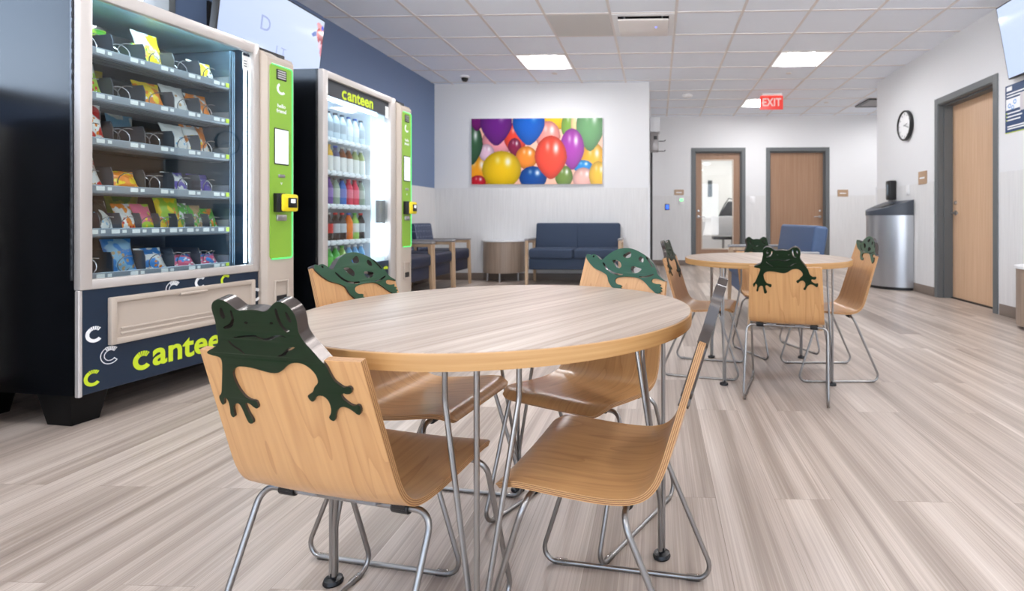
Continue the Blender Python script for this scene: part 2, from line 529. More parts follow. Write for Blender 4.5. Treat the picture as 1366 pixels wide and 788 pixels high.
def lever(par, M, flip=1):
    bm = BM()
    lathe(bm, [(0, 0), (.026, 0), (.026, .008), (.011, .012), (.011, .045), (0, .045)], 16)
    tube(bm, fillet([(0, 0, .04), (.0, 0, .052), (flip * .11, 0, .052), (flip * .118, -.006, .045)], .01), .0085, 10)
    lathe(bm, [(0, 0), (.02, 0), (.02, .01), (.012, .016), (0, .016)], 14, M=Matrix.Translation((0, .11, 0)))
    for v in bm.verts: v.co = M @ v.co
    return obj('lever_handle', bm, M_chrome, par)
def door_empty(name, loc, rz):
    d = bpy.data.objects.new(name, None); COL.objects.link(d); d.location = loc; d.rotation_euler = (0, 0, rz); d['kind'] = 'structure'
    return d
# local door frame: x across the opening (viewer's left to right), y into the wall, z up
def door_frame(d, w_, h, depth, face=.055, proud=.012):
    bm = BM()
    for (x0, x1, z0, z1) in ((-face, .012, 0, h + face), (w_ - .012, w_ + face, 0, h + face), (.012, w_ - .012, h - .012, h + face)):
        box(bm, x0, x1, -proud, .03, z0, z1, bev=.003)
    for (x0, x1, z0, z1) in ((0, .02, 0, h), (w_ - .02, w_, 0, h), (.02, w_ - .02, h - .02, h)):
        box(bm, x0, x1, .0, depth, z0, z1)
    for (x0, x1, z0, z1) in ((.02, .036, 0, h - .02), (w_ - .036, w_ - .02, 0, h - .02), (.036, w_ - .036, h - .036, h - .02)):
        box(bm, x0, x1, .05, depth - .058, z0, z1, bev=.002)
    obj('door_frame', bm, M_frame, d, sm=False)
d1 = door_empty('door_1', (XR, DY1, 0), -PI / 2)
door_frame(d1, DY1 - DY0, DZ, .2)
bm = BM(); box(bm, .022, DY1 - DY0 - .022, .143, .187, .012, DZ - .022, bev=.002)
obj('door_leaf', bm, M_doorR, d1, sm=False)
lever(d1, facing((.09, .143, .92)), 1)
bm = BM(); box(bm, .022, DY1 - DY0 - .022, .12, .19, 0.001, .011); obj('threshold', bm, M_blackp, d1, sm=False)
bm = BM(); box(bm, .0, DY1 - DY0, .195, .24, 0, DZ); obj('closer_panel', bm, M_frame, d1, sm=False)

d2 = door_empty('door_2', (A0, YF, 0), 0)
door_frame(d2, A1 - A0, FZ, .15)
gx0, gx1, gz0, gz1 = .832 - A0, 1.403 - A0, .306, 1.951
bm = BM()
for (x0, x1, z0, z1) in ((.022, gx0, .012, FZ - .022), (gx1, A1 - A0 - .022, .012, FZ - .022), (gx0, gx1, .012, gz0), (gx0, gx1, gz1, FZ - .022)):
    box(bm, x0, x1, .095, .135, z0, z1)
obj('door_leaf', bm, M_doorF, d2, sm=False)
bm = BM(); box(bm, gx0, gx1, .112, .118, gz0, gz1); obj('pane', bm, M_glass, d2, sm=False)
bm = BM()
for (x0, x1, z0, z1) in ((gx0 - .012, gx0 + .006, gz0 - .012, gz1 + .012), (gx1 - .006, gx1 + .012, gz0 - .012, gz1 + .012), (gx0, gx1, gz0 - .012, gz0 + .006), (gx0, gx1, gz1 - .006, gz1 + .012)):
    box(bm, x0, x1, .088, .142, z0, z1, bev=.002)
obj('glazing_bead', bm, mat('bead_paint', (214, 200, 186), .4), d2)
lever(d2, facing((.085, .095, .9)), 1)
d3 = door_empty('door_3', (B0, YF, 0), 0)
door_frame(d3, B1 - B0, FZ, .15)
bm = BM(); box(bm, .022, B1 - B0 - .022, .095, .135, .012, FZ - .022, bev=.002)
obj('door_leaf', bm, M_doorF, d3, sm=False)
lever(d3, facing((B1 - B0 - .09, .095, .9)), -1)
bm = BM(); box(bm, 0, B1 - B0, .142, .159, 0, FZ); obj('closer_panel', bm, M_frame, d3, sm=False)

# small room behind the glazed door
wall_panels('wall_office', [mat('office_paint', (244, 244, 242), .6)], [
    (-.3, -.2, YF + .16, 13.6, 0, CE + .25, 0), (2.9, 3.0, YF + .16, 13.6, 0, CE + .25, 0), (-.3, 3.0, 13.6, 13.7, 0, CE + .25, 0)])
bm = BM(); box(bm, -.3, 3.0, YF + .16, 13.6, CE, CE + .02); structure(obj('ceiling_office', bm, M_ceil, sm=False))
bm = BM(); box(bm, .8, 2.2, 11.2, 12.6, CE - .03, CE - .001, bev=.004)
tag(obj('ceiling_light', bm, emit('office_lamp', (255, 253, 248), 5.5)), 'bright ceiling lamp in the office behind the glazed far door', 'ceiling light')

# ------------------------------------------------------------------ ceiling lights
M_lens = emit('lens_light', (252, 251, 252), 42.0)
M_troffer = mat('troffer_white', (240, 240, 240), .45)
def ceiling_light(label, cx, cy):
    t = thing('ceiling_light', label, 'ceiling light', (cx, cy, CE), 0, 'recessed square ceiling lights')
    h = T / 2 - .012
    bm = BM()
    for (x0, x1, y0, y1) in ((-h, -h + .014, -h, h), (h - .014, h, -h, h), (-h + .014, h - .014, -h, -h + .014), (-h + .014, h - .014, h - .014, h)):
        box(bm, x0, x1, y0, y1, -.003, .008, bev=.001, seg=1)
    obj('trim_frame', bm, M_troffer, t, sm=False)
    a = h - .014; c_ = .155
    bm = BM()
    P = lambda x, y, z: bm.verts.new((x, y, z))
    for s in (-1, 1):
        q = [P(s * a, -a, .002), P(s * a, a, .002), P(s * c_, a, .055), P(s * c_, -a, .055)]
        bm.faces.new(q if s > 0 else q[::-1])
        q = [P(-a, s * a, .002), P(-c_, s * a, .055), P(c_, s * a, .055), P(a, s * a, .002)]
        bm.faces.new(q if s > 0 else q[::-1])
    obj('reflector', bm, M_troffer, t, sm=False)
    bm = BM()
    n = 8
    prev = None
    for k in range(n + 1):
        x = -c_ + 2 * c_ * k / n
        z = .055 - .04 * math.cos((k / n - .5) * PI)
        cur = (bm.verts.new((x, -a, z)), bm.verts.new((x, a, z)))
        if prev: bm.faces.new((prev[0], prev[1], cur[1], cur[0]))
        prev = cur
    obj('diffuser', bm, M_lens, t)
    return t
LBL = {(3, 2): 'square ceiling light shining near the balloon picture wall', (8, 2): 'square ceiling light over the trash can side of the room',
       (8, 6): 'far ceiling light just behind the exit sign',
       (3, -2): 'ceiling light above the second vending machine', (8, -2): 'ceiling light above the far table, towards the wall clock',
       (3, -6): 'ceiling light above the snack machine front', (8, -6): 'ceiling light beside the wall television and poster',
       (12, 6): 'added ceiling light brightening the far wall, hidden behind the clock wall',
       (3, -10): 'ceiling light at the vending end, behind the viewpoint', (8, -10): 'ceiling light at the poster end, behind the viewpoint'}
for cr in LIGHT_CELLS:
    ceiling_light(LBL[cr], GX0 + T * (cr[0] + .5), GY0 + T * (cr[1] + .5))

# ceiling fittings
cx, cy = GX0 + T * 5.5, GY0 + T * .5
t = thing('air_diffuser', 'white square air vent with drop panel in the ceiling grid', 'air vent', (cx, cy, CE))
bm = BM()
h = T / 2 - .012
for (x0, x1, y0, y1) in ((-h, -h + .05, -h, h), (h - .05, h, -h, h), (-h + .05, h - .05, -h, -h + .05), (-h + .05, h - .05, h - .05, h)):
    box(bm, x0, x1, y0, y1, -.006, .01, bev=.002, seg=1)
obj('vent_frame', bm, M_white, t, sm=False)
bm = BM(); box(bm, -h + .02, h - .02, -h + .02, h - .02, .06, .065)
obj('duct_opening', bm, mat('duct_black', (14, 14, 15), .8), t, sm=False)
bm = BM(); box(bm, -.243, .24, -.205, .245, -.03, -.012, bev=.006); obj('drop_panel', bm, mat('panel_white', (236, 230, 226), .4), t)
for x in (-.18, .18):
    for y in (-.15, .15):
        bm = BM(); box(bm, x - .006, x + .006, y - .006, y + .006, -.015, .061); obj('hanger_pin', bm, M_chrome, t, sm=False)
bm = BM(); lathe(bm, [(0, 0), (.009, 0), (.009, .002), (0, .003)], 10, M=Matrix.Translation((.12, -.02, -.03)) @ Matrix.Rotation(PI, 4, 'X'))
obj('indicator_lamp', bm, emit('blue_led', (90, 110, 255), 3), t)

bm = BM(); cx4, cy4 = GX0 + T * 4.5, GY0 + T * .5; h = T / 2 - .013
box(bm, cx4 - h, cx4 + h, cy4 - h, cy4 + h, CE - .001, CE + .012, bev=.002, seg=1)
tag(obj('ceiling_speaker_panel', bm, mat('grey_tile', (208, 206, 203), .8, bump=.1, bscale=400), sm=False), 'plain grey square panel in the ceiling beside the air vent', 'ceiling panel')

bm = BM(); lathe(bm, [(0, 0), (.075, 0), (.08, -.012), (.07, -.035), (.05, -.045), (0, -.047)], 24, M=Matrix.Translation((.46, 8.35, CE + .006)))
bmesh.ops.reverse_faces(bm, faces=bm.faces)
tag(obj('smoke_detector', bm, M_white), 'round white smoke detector on the ceiling near the far wall', 'smoke detector')
for nm, p in (('round sprinkler cover on the ceiling behind the light nearest the clock wall', (1.71, 7.16, CE + .006)), ('round sprinkler cover on the ceiling above the balloon picture', (-1.34, 7.06, CE + .006)), ('round sprinkler cover on the ceiling above the plain far door', (2.75, 8.985, CE + .006))):
    bm = BM(); lathe(bm, [(0, -.006), (.036, -.006), (.04, 0.004)], 20, M=Matrix.Translation(p)); bmesh.ops.reverse_faces(bm, faces=bm.faces)
    tag(obj('sprinkler_cover', bm, M_tbar), nm, 'sprinkler', 'ceiling sprinkler covers')
t = thing('security_camera', 'small dome security camera on the ceiling by the blue wall', 'camera', (-2.558, 7.144, CE + .006))
bm = BM(); lathe(bm, [(0, 0), (.06, 0), (.06, -.02), (.045, -.028), (0, -.028)], 20); bmesh.ops.reverse_faces(bm, faces=bm.faces); obj('mount', bm, M_white, t)
bm = BM(); lathe(bm, [(.044, -.026), (.042, -.05), (.028, -.072), (0, -.08)], 20); bmesh.ops.reverse_faces(bm, faces=bm.faces); obj('lens_dome', bm, M_blackp, t)
t = thing('air_return', 'dark framed ceiling vent beyond the end of the clock wall', 'air vent', (3.62, 8.98, CE))
bm = BM()
for (x0, x1, y0, y1) in ((-.3, -.25, -.3, .3), (.25, .3, -.3, .3), (-.25, .25, -.3, -.25), (-.25, .25, .25, .3)): box(bm, x0, x1, y0, y1, -.02, -.001)
obj('vent_frame', bm, M_blackp, t, sm=False)
bm = BM(); box(bm, -.25, .25, -.25, .25, -.012, -.002); obj('vent_panel', bm, M_grey, t, sm=False)

# exit sign
t = thing('exit_sign', 'lit red EXIT sign hanging from the ceiling', 'exit sign', (1.715, 8.25, CE))
bm = BM(); box(bm, -.17, .17, -.012, .012, -.25, -.045, bev=.004); obj('sign_panel', bm, emit('sign_red_glow', (232, 70, 62), .75, base=(120, 20, 16)), t)
bm = BM(); box(bm, -.15, .15, -.03, .03, -.045, -.0005, bev=.005); obj('housing', bm, M_white, t)
M_exit = emit('exit_letter_glow', (255, 205, 200), .75)
art('exit_letters', text_mesh('EXIT', .165, .002, bold=.004, sx=.8, space=1.05), M_exit, facing((0.0, -.0135, -.148)), t)
me = flat_shape([(-.155, -.15), (-.135, -.13), (-.135, -.142), (-.128, -.142), (-.128, -.158), (-.135, -.158), (-.135, -.17)], (), .002)
art('arrow', me, M_exit, facing((0, -.0135, 0)), t)
bm = BM(); box(bm, -.14, .14, -.012, .012, -.0462, -.0452); obj('lamp_strip', bm, emit('exit_glow', (255, 50, 34), 14), t, sm=False)

# ------------------------------------------------------------------ tables
def table_top_mat():
    m, nt, b = new_mat('greige_laminate')
    L = nt.links.new
    tc = nt.nodes.new('ShaderNodeTexCoord'); mp = nt.nodes.new('ShaderNodeMapping'); mp.inputs['Rotation'].default_value = (0, 0, R(28 + 2))
    L(tc.outputs['Object'], mp.inputs['Vector'])
    def st(sx, sy, d):
        s = nt.nodes.new('ShaderNodeMapping'); s.inputs['Scale'].default_value = (sx, sy, 1); L(mp.outputs[0], s.inputs['Vector'])
        n = nt.nodes.new('ShaderNodeTexNoise'); n.inputs['Scale'].default_value = 1; n.inputs['Detail'].default_value = d; L(s.outputs[0], n.inputs['Vector']); return n
    a = st(40, 1.0, 3); c = st(200, 2.5, 4)
    mx = nt.nodes.new('ShaderNodeMix'); mx.data_type = 'FLOAT'; mx.inputs['Factor'].default_value = .42
    L(a.outputs['Fac'], mx.inputs['A']); L(c.outputs['Fac'], mx.inputs['B'])
    rp = ramp(nt, [(.34, (142, 124, 110)), (.5, (165, 148, 134)), (.66, (180, 165, 152))])
    L(mx.outputs['Result'], rp.inputs['Fac']); L(rp.outputs[0], b.inputs['Base Color'])
    b.inputs['Roughness'].default_value = .42
    return m
M_ttop = table_top_mat()
def band_mat():
    m, nt, b = new_mat('maple_band')
    tc = nt.nodes.new('ShaderNodeTexCoord'); mp = nt.nodes.new('ShaderNodeMapping'); mp.inputs['Scale'].default_value = (3, 3, 130)
    n = nt.nodes.new('ShaderNodeTexNoise'); n.inputs['Scale'].default_value = 1; n.inputs['Detail'].default_value = 4
    nt.links.new(tc.outputs['Object'], mp.inputs['Vector']); nt.links.new(mp.outputs[0], n.inputs['Vector'])
    rp = ramp(nt, [(.3, (178, 132, 80)), (.7, (200, 158, 106))])
    nt.links.new(n.outputs['Fac'], rp.inputs['Fac']); nt.links.new(rp.outputs[0], b.inputs['Base Color']); b.inputs['Roughness'].default_value = .4
    return m
M_band = band_mat()
TZ = .637; TR = .455
def make_table(label):
    t = thing('round_table', label, 'table', (0, 0, 0), 0, 'round wood tables on wire legs')
    bm = BM()
    lathe(bm, [(0, TZ - .028), (TR - .002, TZ - .028), (TR - .002, TZ - .0016), (TR - .003, TZ - .0003), (TR - .0045, TZ), (0, TZ)], 96)
    obj('tabletop', bm, M_ttop, t)
    bm = BM()
    lathe(bm, [(TR - .002, TZ - .0295), (TR - .0004, TZ - .0305), (TR, TZ - .029), (TR, TZ - .003), (TR - .0012, TZ - .0014), (TR - .002, TZ - .0014)], 128)
    obj('edge_band', bm, M_band, t)
    for k in range(4):
        an = R(9.4 + 90 * k)
        Mz = Matrix.Rotation(an, 4, 'Z')
        bm = BM()
        fr = .39
        for (dx, dy, o) in ((.004, 0, 0), (-.058, .066, 1), (-.058, -.066, -1)):
            bot = Vector((fr + (.004 if o == 0 else -.004), o * .0052, .018))
            mid = Vector((fr + (.004 if o == 0 else -.004), o * .0052, .13))
            knee = Vector((fr + dx, dy, TZ - .115)); top = Vector((fr + dx, dy, TZ - .034))
            tube(bm, [Mz @ p for p in fillet([bot, mid, knee, top], .09, 6)], .0052, 10)
        box(bm, fr - .085, fr + .03, -.095, .095, TZ - .034, TZ - .0285, bev=.002, seg=1, M=Mz)
        leg = obj('leg', bm, M_rod, t)
        bm = BM()
        lathe(bm, [(0, 0), (.021, 0), (.0225, .004), (.02, .011), (.008, .014), (.007, .024), (0, .024)], 20, M=Mz @ Matrix.Translation((fr, 0, 0)))
        obj('levelling_foot', bm, M_blackp, leg)
    return t
t1 = make_table('nearest round table with grey-brown top and yellow maple edge')
t1.location = (-.3735, 1.31, 0)
t2 = copy_tree(t1); t2.location = (.614, 3.098, 0); t2.rotation_euler = (0, 0, R(36.6))
t2['label'] = 'farther round table, ringed by chairs before the glazed far door'

# ------------------------------------------------------------------ animal chairs
FROG = [(-0.1511,0.6362),(-0.1322,0.6462),(-0.1249,0.6542),(-0.1227,0.6646),(-0.1206,0.68),(-0.1182,0.6936),(-0.1193,0.7053),(-0.1183,0.7154),(-0.1125,0.7239),(-0.103,0.7286),(-0.091,0.7281),(-0.0822,0.7234),(-0.0741,0.7165),(-0.0674,0.7118),(-0.0507,0.7142),(-0.0305,0.715),(-0.0154,0.7123),(-0.0051,0.7141),(0.0073,0.7237),(0.0185,0.7293),(0.0284,0.7303),(0.0391,0.7266),(0.0489,0.7195),(0.0541,0.7094),(0.0536,0.6963),(0.05,0.6847),(0.0515,0.6748),(0.0585,0.6636),(0.0695,0.6525),(0.0816,0.6382),(0.0928,0.6277),(0.0958,0.6154),(0.1009,0.6039),(0.1128,0.5962),(0.1236,0.5928),(0.1338,0.5955),(0.1411,0.5939),(0.1419,0.5886),(0.1348,0.5823),(0.1231,0.5815),(0.1158,0.5834),(0.1085,0.5805),(0.1097,0.5737),(0.1216,0.5659),(0.1343,0.5617),(0.1446,0.5648),(0.1519,0.5629),(0.1513,0.5543),(0.1447,0.5468),(0.137,0.547),(0.1285,0.5526),(0.116,0.5579),(0.1047,0.5595),(0.0919,0.5551),(0.0819,0.5456),(0.0763,0.5347),(0.0706,0.5307),(0.0627,0.5343),(0.0625,0.5389),(0.0698,0.5448),(0.0743,0.5556),(0.0731,0.5677),(0.065,0.5751),(0.0532,0.5757),(0.0443,0.5716),(0.0386,0.5642),(0.0323,0.5631),(0.0271,0.5697),(0.0277,0.574),(0.0359,0.578),(0.0426,0.5812),(0.0488,0.5903),(0.0588,0.5961),(0.0621,0.6032),(0.0602,0.6133),(0.0491,0.6245),(0.0328,0.6303),(0.0147,0.6293),(0.0012,0.6234),(-0.0159,0.6114),(-0.0311,0.6077),(-0.0508,0.61),(-0.0702,0.614),(-0.0905,0.6153),(-0.1035,0.6131),(-0.1135,0.6044),(-0.1158,0.5919),(-0.1124,0.5744),(-0.1042,0.5589),(-0.095,0.5542),(-0.0845,0.5542),(-0.0826,0.5461),(-0.0859,0.5386),(-0.0926,0.5399),(-0.0992,0.5467),(-0.1064,0.548),(-0.1088,0.5424),(-0.1065,0.528),(-0.1014,0.5156),(-0.1044,0.5081),(-0.1122,0.5075),(-0.1148,0.5164),(-0.1162,0.5309),(-0.1191,0.5434),(-0.125,0.5448),(-0.1336,0.5369),(-0.1352,0.524),(-0.1357,0.5178),(-0.1401,0.5145),(-0.1437,0.5197),(-0.1408,0.5328),(-0.1397,0.5456),(-0.1428,0.5526),(-0.1468,0.5505),(-0.1491,0.5394),(-0.1531,0.5362),(-0.1558,0.5444),(-0.1553,0.5535),(-0.1484,0.5594),(-0.1417,0.5796),(-0.133,0.605),(-0.1283,0.6211),(-0.1305,0.6279),(-0.1447,0.6296),(-0.1532,0.6319)]
FROG_H = [
 [(-0.0834,0.7118),(-0.0796,0.7116),(-0.0796,0.7003),(-0.081,0.6928),(-0.0876,0.6836),(-0.0985,0.6793),(-0.1073,0.6793),(-0.1051,0.6827),(-0.0954,0.6866),(-0.0888,0.6916),(-0.0847,0.6968),(-0.0844,0.7035)],
 [(-0.1015,0.7147),(-0.0978,0.7149),(-0.0967,0.7046),(-0.0957,0.6996),(-0.1014,0.6952),(-0.105,0.6992),(-0.1053,0.7059)],
 [(0.0117,0.7187),(0.0161,0.7188),(0.0159,0.7045),(0.019,0.6915),(0.0253,0.6852),(0.0316,0.6846),(0.028,0.6803),(0.0213,0.6808),(0.0148,0.6863),(0.0104,0.696),(0.0094,0.7075)],
 [(0.0327,0.7146),(0.0364,0.7138),(0.0398,0.7063),(0.0415,0.7007),(0.0391,0.696),(0.0344,0.6979),(0.0317,0.7052)],
 [(-0.0615,0.6928),(-0.0581,0.6949),(-0.0538,0.6938),(-0.0542,0.6914),(-0.0583,0.6899),(-0.0617,0.6908)],
 [(-0.0087,0.6945),(-0.0052,0.6966),(-0.001,0.6955),(-0.0012,0.6932),(-0.0055,0.6917),(-0.0089,0.6925)],
 [(-0.0936,0.6657),(-0.0801,0.6684),(-0.0631,0.6712),(-0.0466,0.6724),(-0.0375,0.6688),(-0.0269,0.6673),(-0.0147,0.6719),(0.0041,0.6755),(0.0137,0.6742),(0.0209,0.6717),(0.0112,0.6722),(0.0025,0.6731),(-0.0142,0.6659),(-0.0266,0.6646),(-0.0401,0.6666),(-0.0484,0.6696),(-0.0638,0.6685),(-0.0809,0.6656),(-0.0896,0.6638)],
 [(-0.1055,0.66),(-0.1021,0.6594),(-0.0944,0.6506),(-0.0844,0.646),(-0.0781,0.6378),(-0.0816,0.6376),(-0.089,0.644),(-0.0977,0.6484),(-0.1036,0.6544)],
 [(-0.0119,0.6405),(-0.0024,0.6426),(0.0075,0.6501),(0.0187,0.6552),(0.029,0.6567),(0.0323,0.6542),(0.0218,0.6517),(0.0129,0.6478),(0.004,0.6402),(-0.0116,0.6377)]]
TURT = [(0.1696,0.7163),(0.1714,0.7266),(0.1631,0.7305),(0.1508,0.7257),(0.1421,0.7301),(0.1301,0.7289),(0.1176,0.7222),(0.1023,0.7115),(0.0936,0.7148),(0.0803,0.7259),(0.0612,0.7391),(0.0385,0.7489),(0.0149,0.7535),(-0.0153,0.7543),(-0.0463,0.7481),(-0.0779,0.7358),(-0.1035,0.7221),(-0.1234,0.706),(-0.1364,0.69),(-0.1419,0.6775),(-0.1537,0.6673),(-0.1717,0.6585),(-0.1725,0.6539),(-0.1538,0.6603),(-0.1312,0.6629),(-0.1209,0.6577),(-0.1241,0.6494),(-0.1426,0.6458),(-0.1573,0.6466),(-0.1603,0.6421),(-0.153,0.6399),(-0.1657,0.636),(-0.1642,0.6322),(-0.1571,0.6318),(-0.1673,0.6269),(-0.1647,0.6231),(-0.1568,0.6244),(-0.1621,0.6193),(-0.1591,0.6173),(-0.152,0.6205),(-0.1527,0.6132),(-0.1465,0.6146),(-0.1388,0.6201),(-0.1203,0.6306),(-0.1005,0.6458),(-0.0812,0.6575),(-0.0571,0.6625),(-0.0276,0.6635),(0.0019,0.662),(0.0193,0.6587),(0.0269,0.652),(0.0252,0.6438),(0.0147,0.6371),(-0.0005,0.6365),(-0.0068,0.632),(-0.0002,0.6292),(-0.0069,0.6258),(-0.0041,0.6218),(0.0059,0.6241),(0.0083,0.621),(0.0206,0.6222),(0.0336,0.6263),(0.0447,0.6354),(0.0541,0.6447),(0.0587,0.6568),(0.067,0.6662),(0.0909,0.6751),(0.1178,0.6815),(0.1398,0.6933),(0.1596,0.7079)]
TURT_H = [
 [(0.142,0.7245),(0.1379,0.7261),(0.1334,0.7237),(0.1332,0.7201),(0.1375,0.7189),(0.1413,0.7214)],
 [(0.0536,0.7127),(0.0435,0.7145),(0.0278,0.7131),(0.0142,0.7066),(0.0076,0.695),(0.0161,0.6868),(0.0272,0.6903),(0.0405,0.7007)],
 [(-0.0308,0.6917),(-0.0384,0.6979),(-0.0567,0.6947),(-0.0785,0.6899),(-0.0718,0.6824),(-0.0631,0.6767),(-0.0441,0.6753),(-0.036,0.6808)],
 [(0.0111,0.7296),(-0.0007,0.7369),(-0.0202,0.7444),(-0.0256,0.7357),(-0.0248,0.7248),(-0.0099,0.7213),(0.0025,0.7229)],
 [(-0.0572,0.722),(-0.0663,0.7296),(-0.0777,0.7246),(-0.0815,0.7165),(-0.0795,0.7092),(-0.0664,0.7106)],
 [(-0.0864,0.7273),(-0.0932,0.728),(-0.1076,0.715),(-0.1199,0.7035),(-0.123,0.6956),(-0.1174,0.6953),(-0.1045,0.7101)],
 [(0.0938,0.7047),(0.0861,0.7039),(0.0652,0.6862),(0.041,0.6749),(0.0111,0.6713),(-0.0035,0.671),(-0.0021,0.6661),(0.0178,0.6661),(0.0451,0.6707),(0.0683,0.6806),(0.086,0.6954)],
 [(-0.0689,0.6674),(-0.0853,0.6663),(-0.1073,0.6702),(-0.1275,0.6768),(-0.1304,0.6732),(-0.1136,0.6667),(-0.0917,0.6628),(-0.0721,0.6628)]]
def warp(P): return [(u + .026 * (1 - (u / .158) ** 2), v) for u, v in P]
FROG = warp(FROG); FROG_H = [warp(h) for h in FROG_H]

M_maple = wood_uv('maple_ply', (206, 158, 106), (178, 128, 80), rough=.28, along=1.6, across=11)
def ply_edge():
    m, nt, b = new_mat('ply_edge')
    tc = nt.nodes.new('ShaderNodeTexCoord'); mp = nt.nodes.new('ShaderNodeSeparateXYZ')
    nt.links.new(tc.outputs['UV'], mp.inputs[0])
    ma = nt.nodes.new('ShaderNodeMath'); ma.operation = 'MULTIPLY'; ma.inputs[1].default_value = 3.5; nt.links.new(mp.outputs['Y'], ma.inputs[0])
    fr = nt.nodes.new('ShaderNodeMath'); fr.operation = 'FRACT'; nt.links.new(ma.outputs[0], fr.inputs[0])
    rp = ramp(nt, [(.35, (196, 150, 100)), (.6, (132, 90, 56))]); nt.links.new(fr.outputs[0], rp.inputs['Fac'])
    nt.links.new(rp.outputs[0], b.inputs['Base Color']); b.inputs['Roughness'].default_value = .5
    return m
M_plyedge = ply_edge()
M_green = mat('green_laminate', (22, 40, 22), .35, spec=.16)
M_green2 = mat('turtle_green_laminate', (30, 72, 46), .3, spec=.45)
M_cutedge = mat('cut_edge', (74, 66, 62), .22, metal=.35)

PROF = [(-.0885, .635), (-.0702, .575), (-.0519, .515), (-.0337, .4555), (-.0205, .415), (-.006, .386), (.015, .367), (.045, .358), (.09, .3565), (.15, .361), (.2, .3665), (.24, .3705), (.266, .3695), (.282, .363), (.292, .352)]
def catmull(P, n=6):
    out = []
    for i in range(len(P) - 1):
        p0 = P[max(i - 1, 0)]; p1 = P[i]; p2 = P[i + 1]; p3 = P[min(i + 2, len(P) - 1)]
        for k in range(n):
            t_ = k / n
            out.append(tuple(.5 * (2 * b + (c - a) * t_ + (2 * a - 5 * b + 4 * c - d) * t_ ** 2 + (-a + 3 * b - 3 * c + d) * t_ ** 3) for a, b, c, d in zip(p0, p1, p2, p3)))
    out.append(P[-1]); return out
SLOPE = -(.0885 - .0337) / (.635 - .4555)
def back_y(z): return -.0337 + SLOPE * (z - .4555)
PC = catmull(PROF, 5)
ARC = [0]
for a, b in zip(PC, PC[1:]): ARC.append(ARC[-1] + math.hypot(b[0] - a[0], b[1] - a[1]))
def prof_at(s):
    if s <= 0:   # extend the straight back above the nominal top
        d = Vector((SLOPE, 1.0)).normalized(); p = Vector(PROF[0]) + d * (-s); return p, Vector((-d.x, -d.y))
    for i in range(len(ARC) - 1):
        if s <= ARC[i + 1] or i == len(ARC) - 2:
            t_ = min(1, (s - ARC[i]) / (ARC[i + 1] - ARC[i])); a, b = Vector(PC[i]), Vector(PC[i + 1])
            tg = (b - a).normalized()
            return a + (b - a) * t_, tg
def top_s(z): return -(z - .635) * math.hypot(SLOPE, 1)
TH = .0115
def half_w(s):
    return float(np.interp(s, [-.12, 0, .28, .36, ARC[-1]], [.153, .1605, .172, .172, .170]))
def make_shell(par, top):
    """top(u) -> height of the ply's upper edge at width position u"""
    bm = BM(); uvl = bm.loops.layers.uv.new('UVMap')
    NU, NS = 30, 64
    W = .1745
    L = ARC[-1]
    grid = []
    us = [-W + 2 * W * i / NU for i in range(NU + 1)]
    for u in us:
        s0 = top_s(top(u))
        cr = .035; e = W - abs(u)
        s1 = L - (cr - math.sqrt(max(0, cr * cr - max(0, cr - e) ** 2)) if e < cr else 0)
        col = []
        for k in range(NS + 1):
            q = k / NS
            s = s0 + (s1 - s0) * q
            p, tg = prof_at(s)
            n = Vector((-tg.y, tg.x))            # towards the sitter
            # slight hollow across the seat
            wd = half_w(s) / W
            zz = .004 * (1 - (u / W) ** 2)
            col.append((Vector((u * wd, p.x + n.x * (TH / 2 - zz), p.y + n.y * (TH / 2 - zz))), Vector((u * wd, p.x - n.x * (TH / 2 + zz), p.y - n.y * (TH / 2 + zz))), (u, s)))
        grid.append(col)
    A = [[bm.verts.new(c[0]) for c in col] for col in grid]
    B = [[bm.verts.new(c[1]) for c in col] for col in grid]
    def F(vs, uv, mi):
        f = bm.faces.new(vs); f.material_index = mi
        for l, q in zip(f.loops, uv): l[uvl].uv = q
    for i in range(NU):
        for k in range(NS):
            u = [grid[i][k][2], grid[i + 1][k][2], grid[i + 1][k + 1][2], grid[i][k + 1][2]]
            F((A[i][k], A[i][k + 1], A[i + 1][k + 1], A[i + 1][k]), [u[0], u[3], u[2], u[1]], 0)
            F((B[i][k], B[i + 1][k], B[i + 1][k + 1], B[i][k + 1]), [(q[0] + 3, q[1]) for q in u], 0)
    for k in range(NS):
        for i in (0, NU):
            v = (A[i][k], B[i][k], B[i][k + 1], A[i][k + 1]); uv = [(k, 1), (k, 0), (k + 1, 0), (k + 1, 1)]
            if i == 0: v = v[::-1]; uv = uv[::-1]
            F(v[::-1], uv[::-1], 1)
    for i in range(NU):
        for k in (0, NS):
            v = (A[i][k], A[i + 1][k], B[i + 1][k], B[i][k]); uv = [(i, 1), (i + 1, 1), (i + 1, 0), (i, 0)]
            F(v, uv, 1)
    bmesh.ops.recalc_face_normals(bm, faces=bm.faces)
    return obj('seat_shell', bm, [M_maple, M_plyedge], par, ang=50)

def animal_panel(name, par, outer, holes, green, th=.0195):
    me = flat_shape(smooth_ring(outer), [smooth_ring(h) for h in holes], th)
    bm = BM(); bm.from_mesh(me)
    for f in bm.faces: f.material_index = 0 if abs(f.normal.z) > .7 else 1
    nrm = Vector((0, 1, -SLOPE)).normalized()
    for v in bm.verts:
        u, z, w = v.co
        zz = .0035 * (1 - (u / .1745) ** 2)
        k_ = half_w((.635 - z) * math.hypot(SLOPE, 1)) / .1745
        v.co = Vector((u * k_, back_y(z), z)) + nrm * (w - zz)
    return obj(name, bm, [green, M_cutedge], par, sm=True, ang=30)

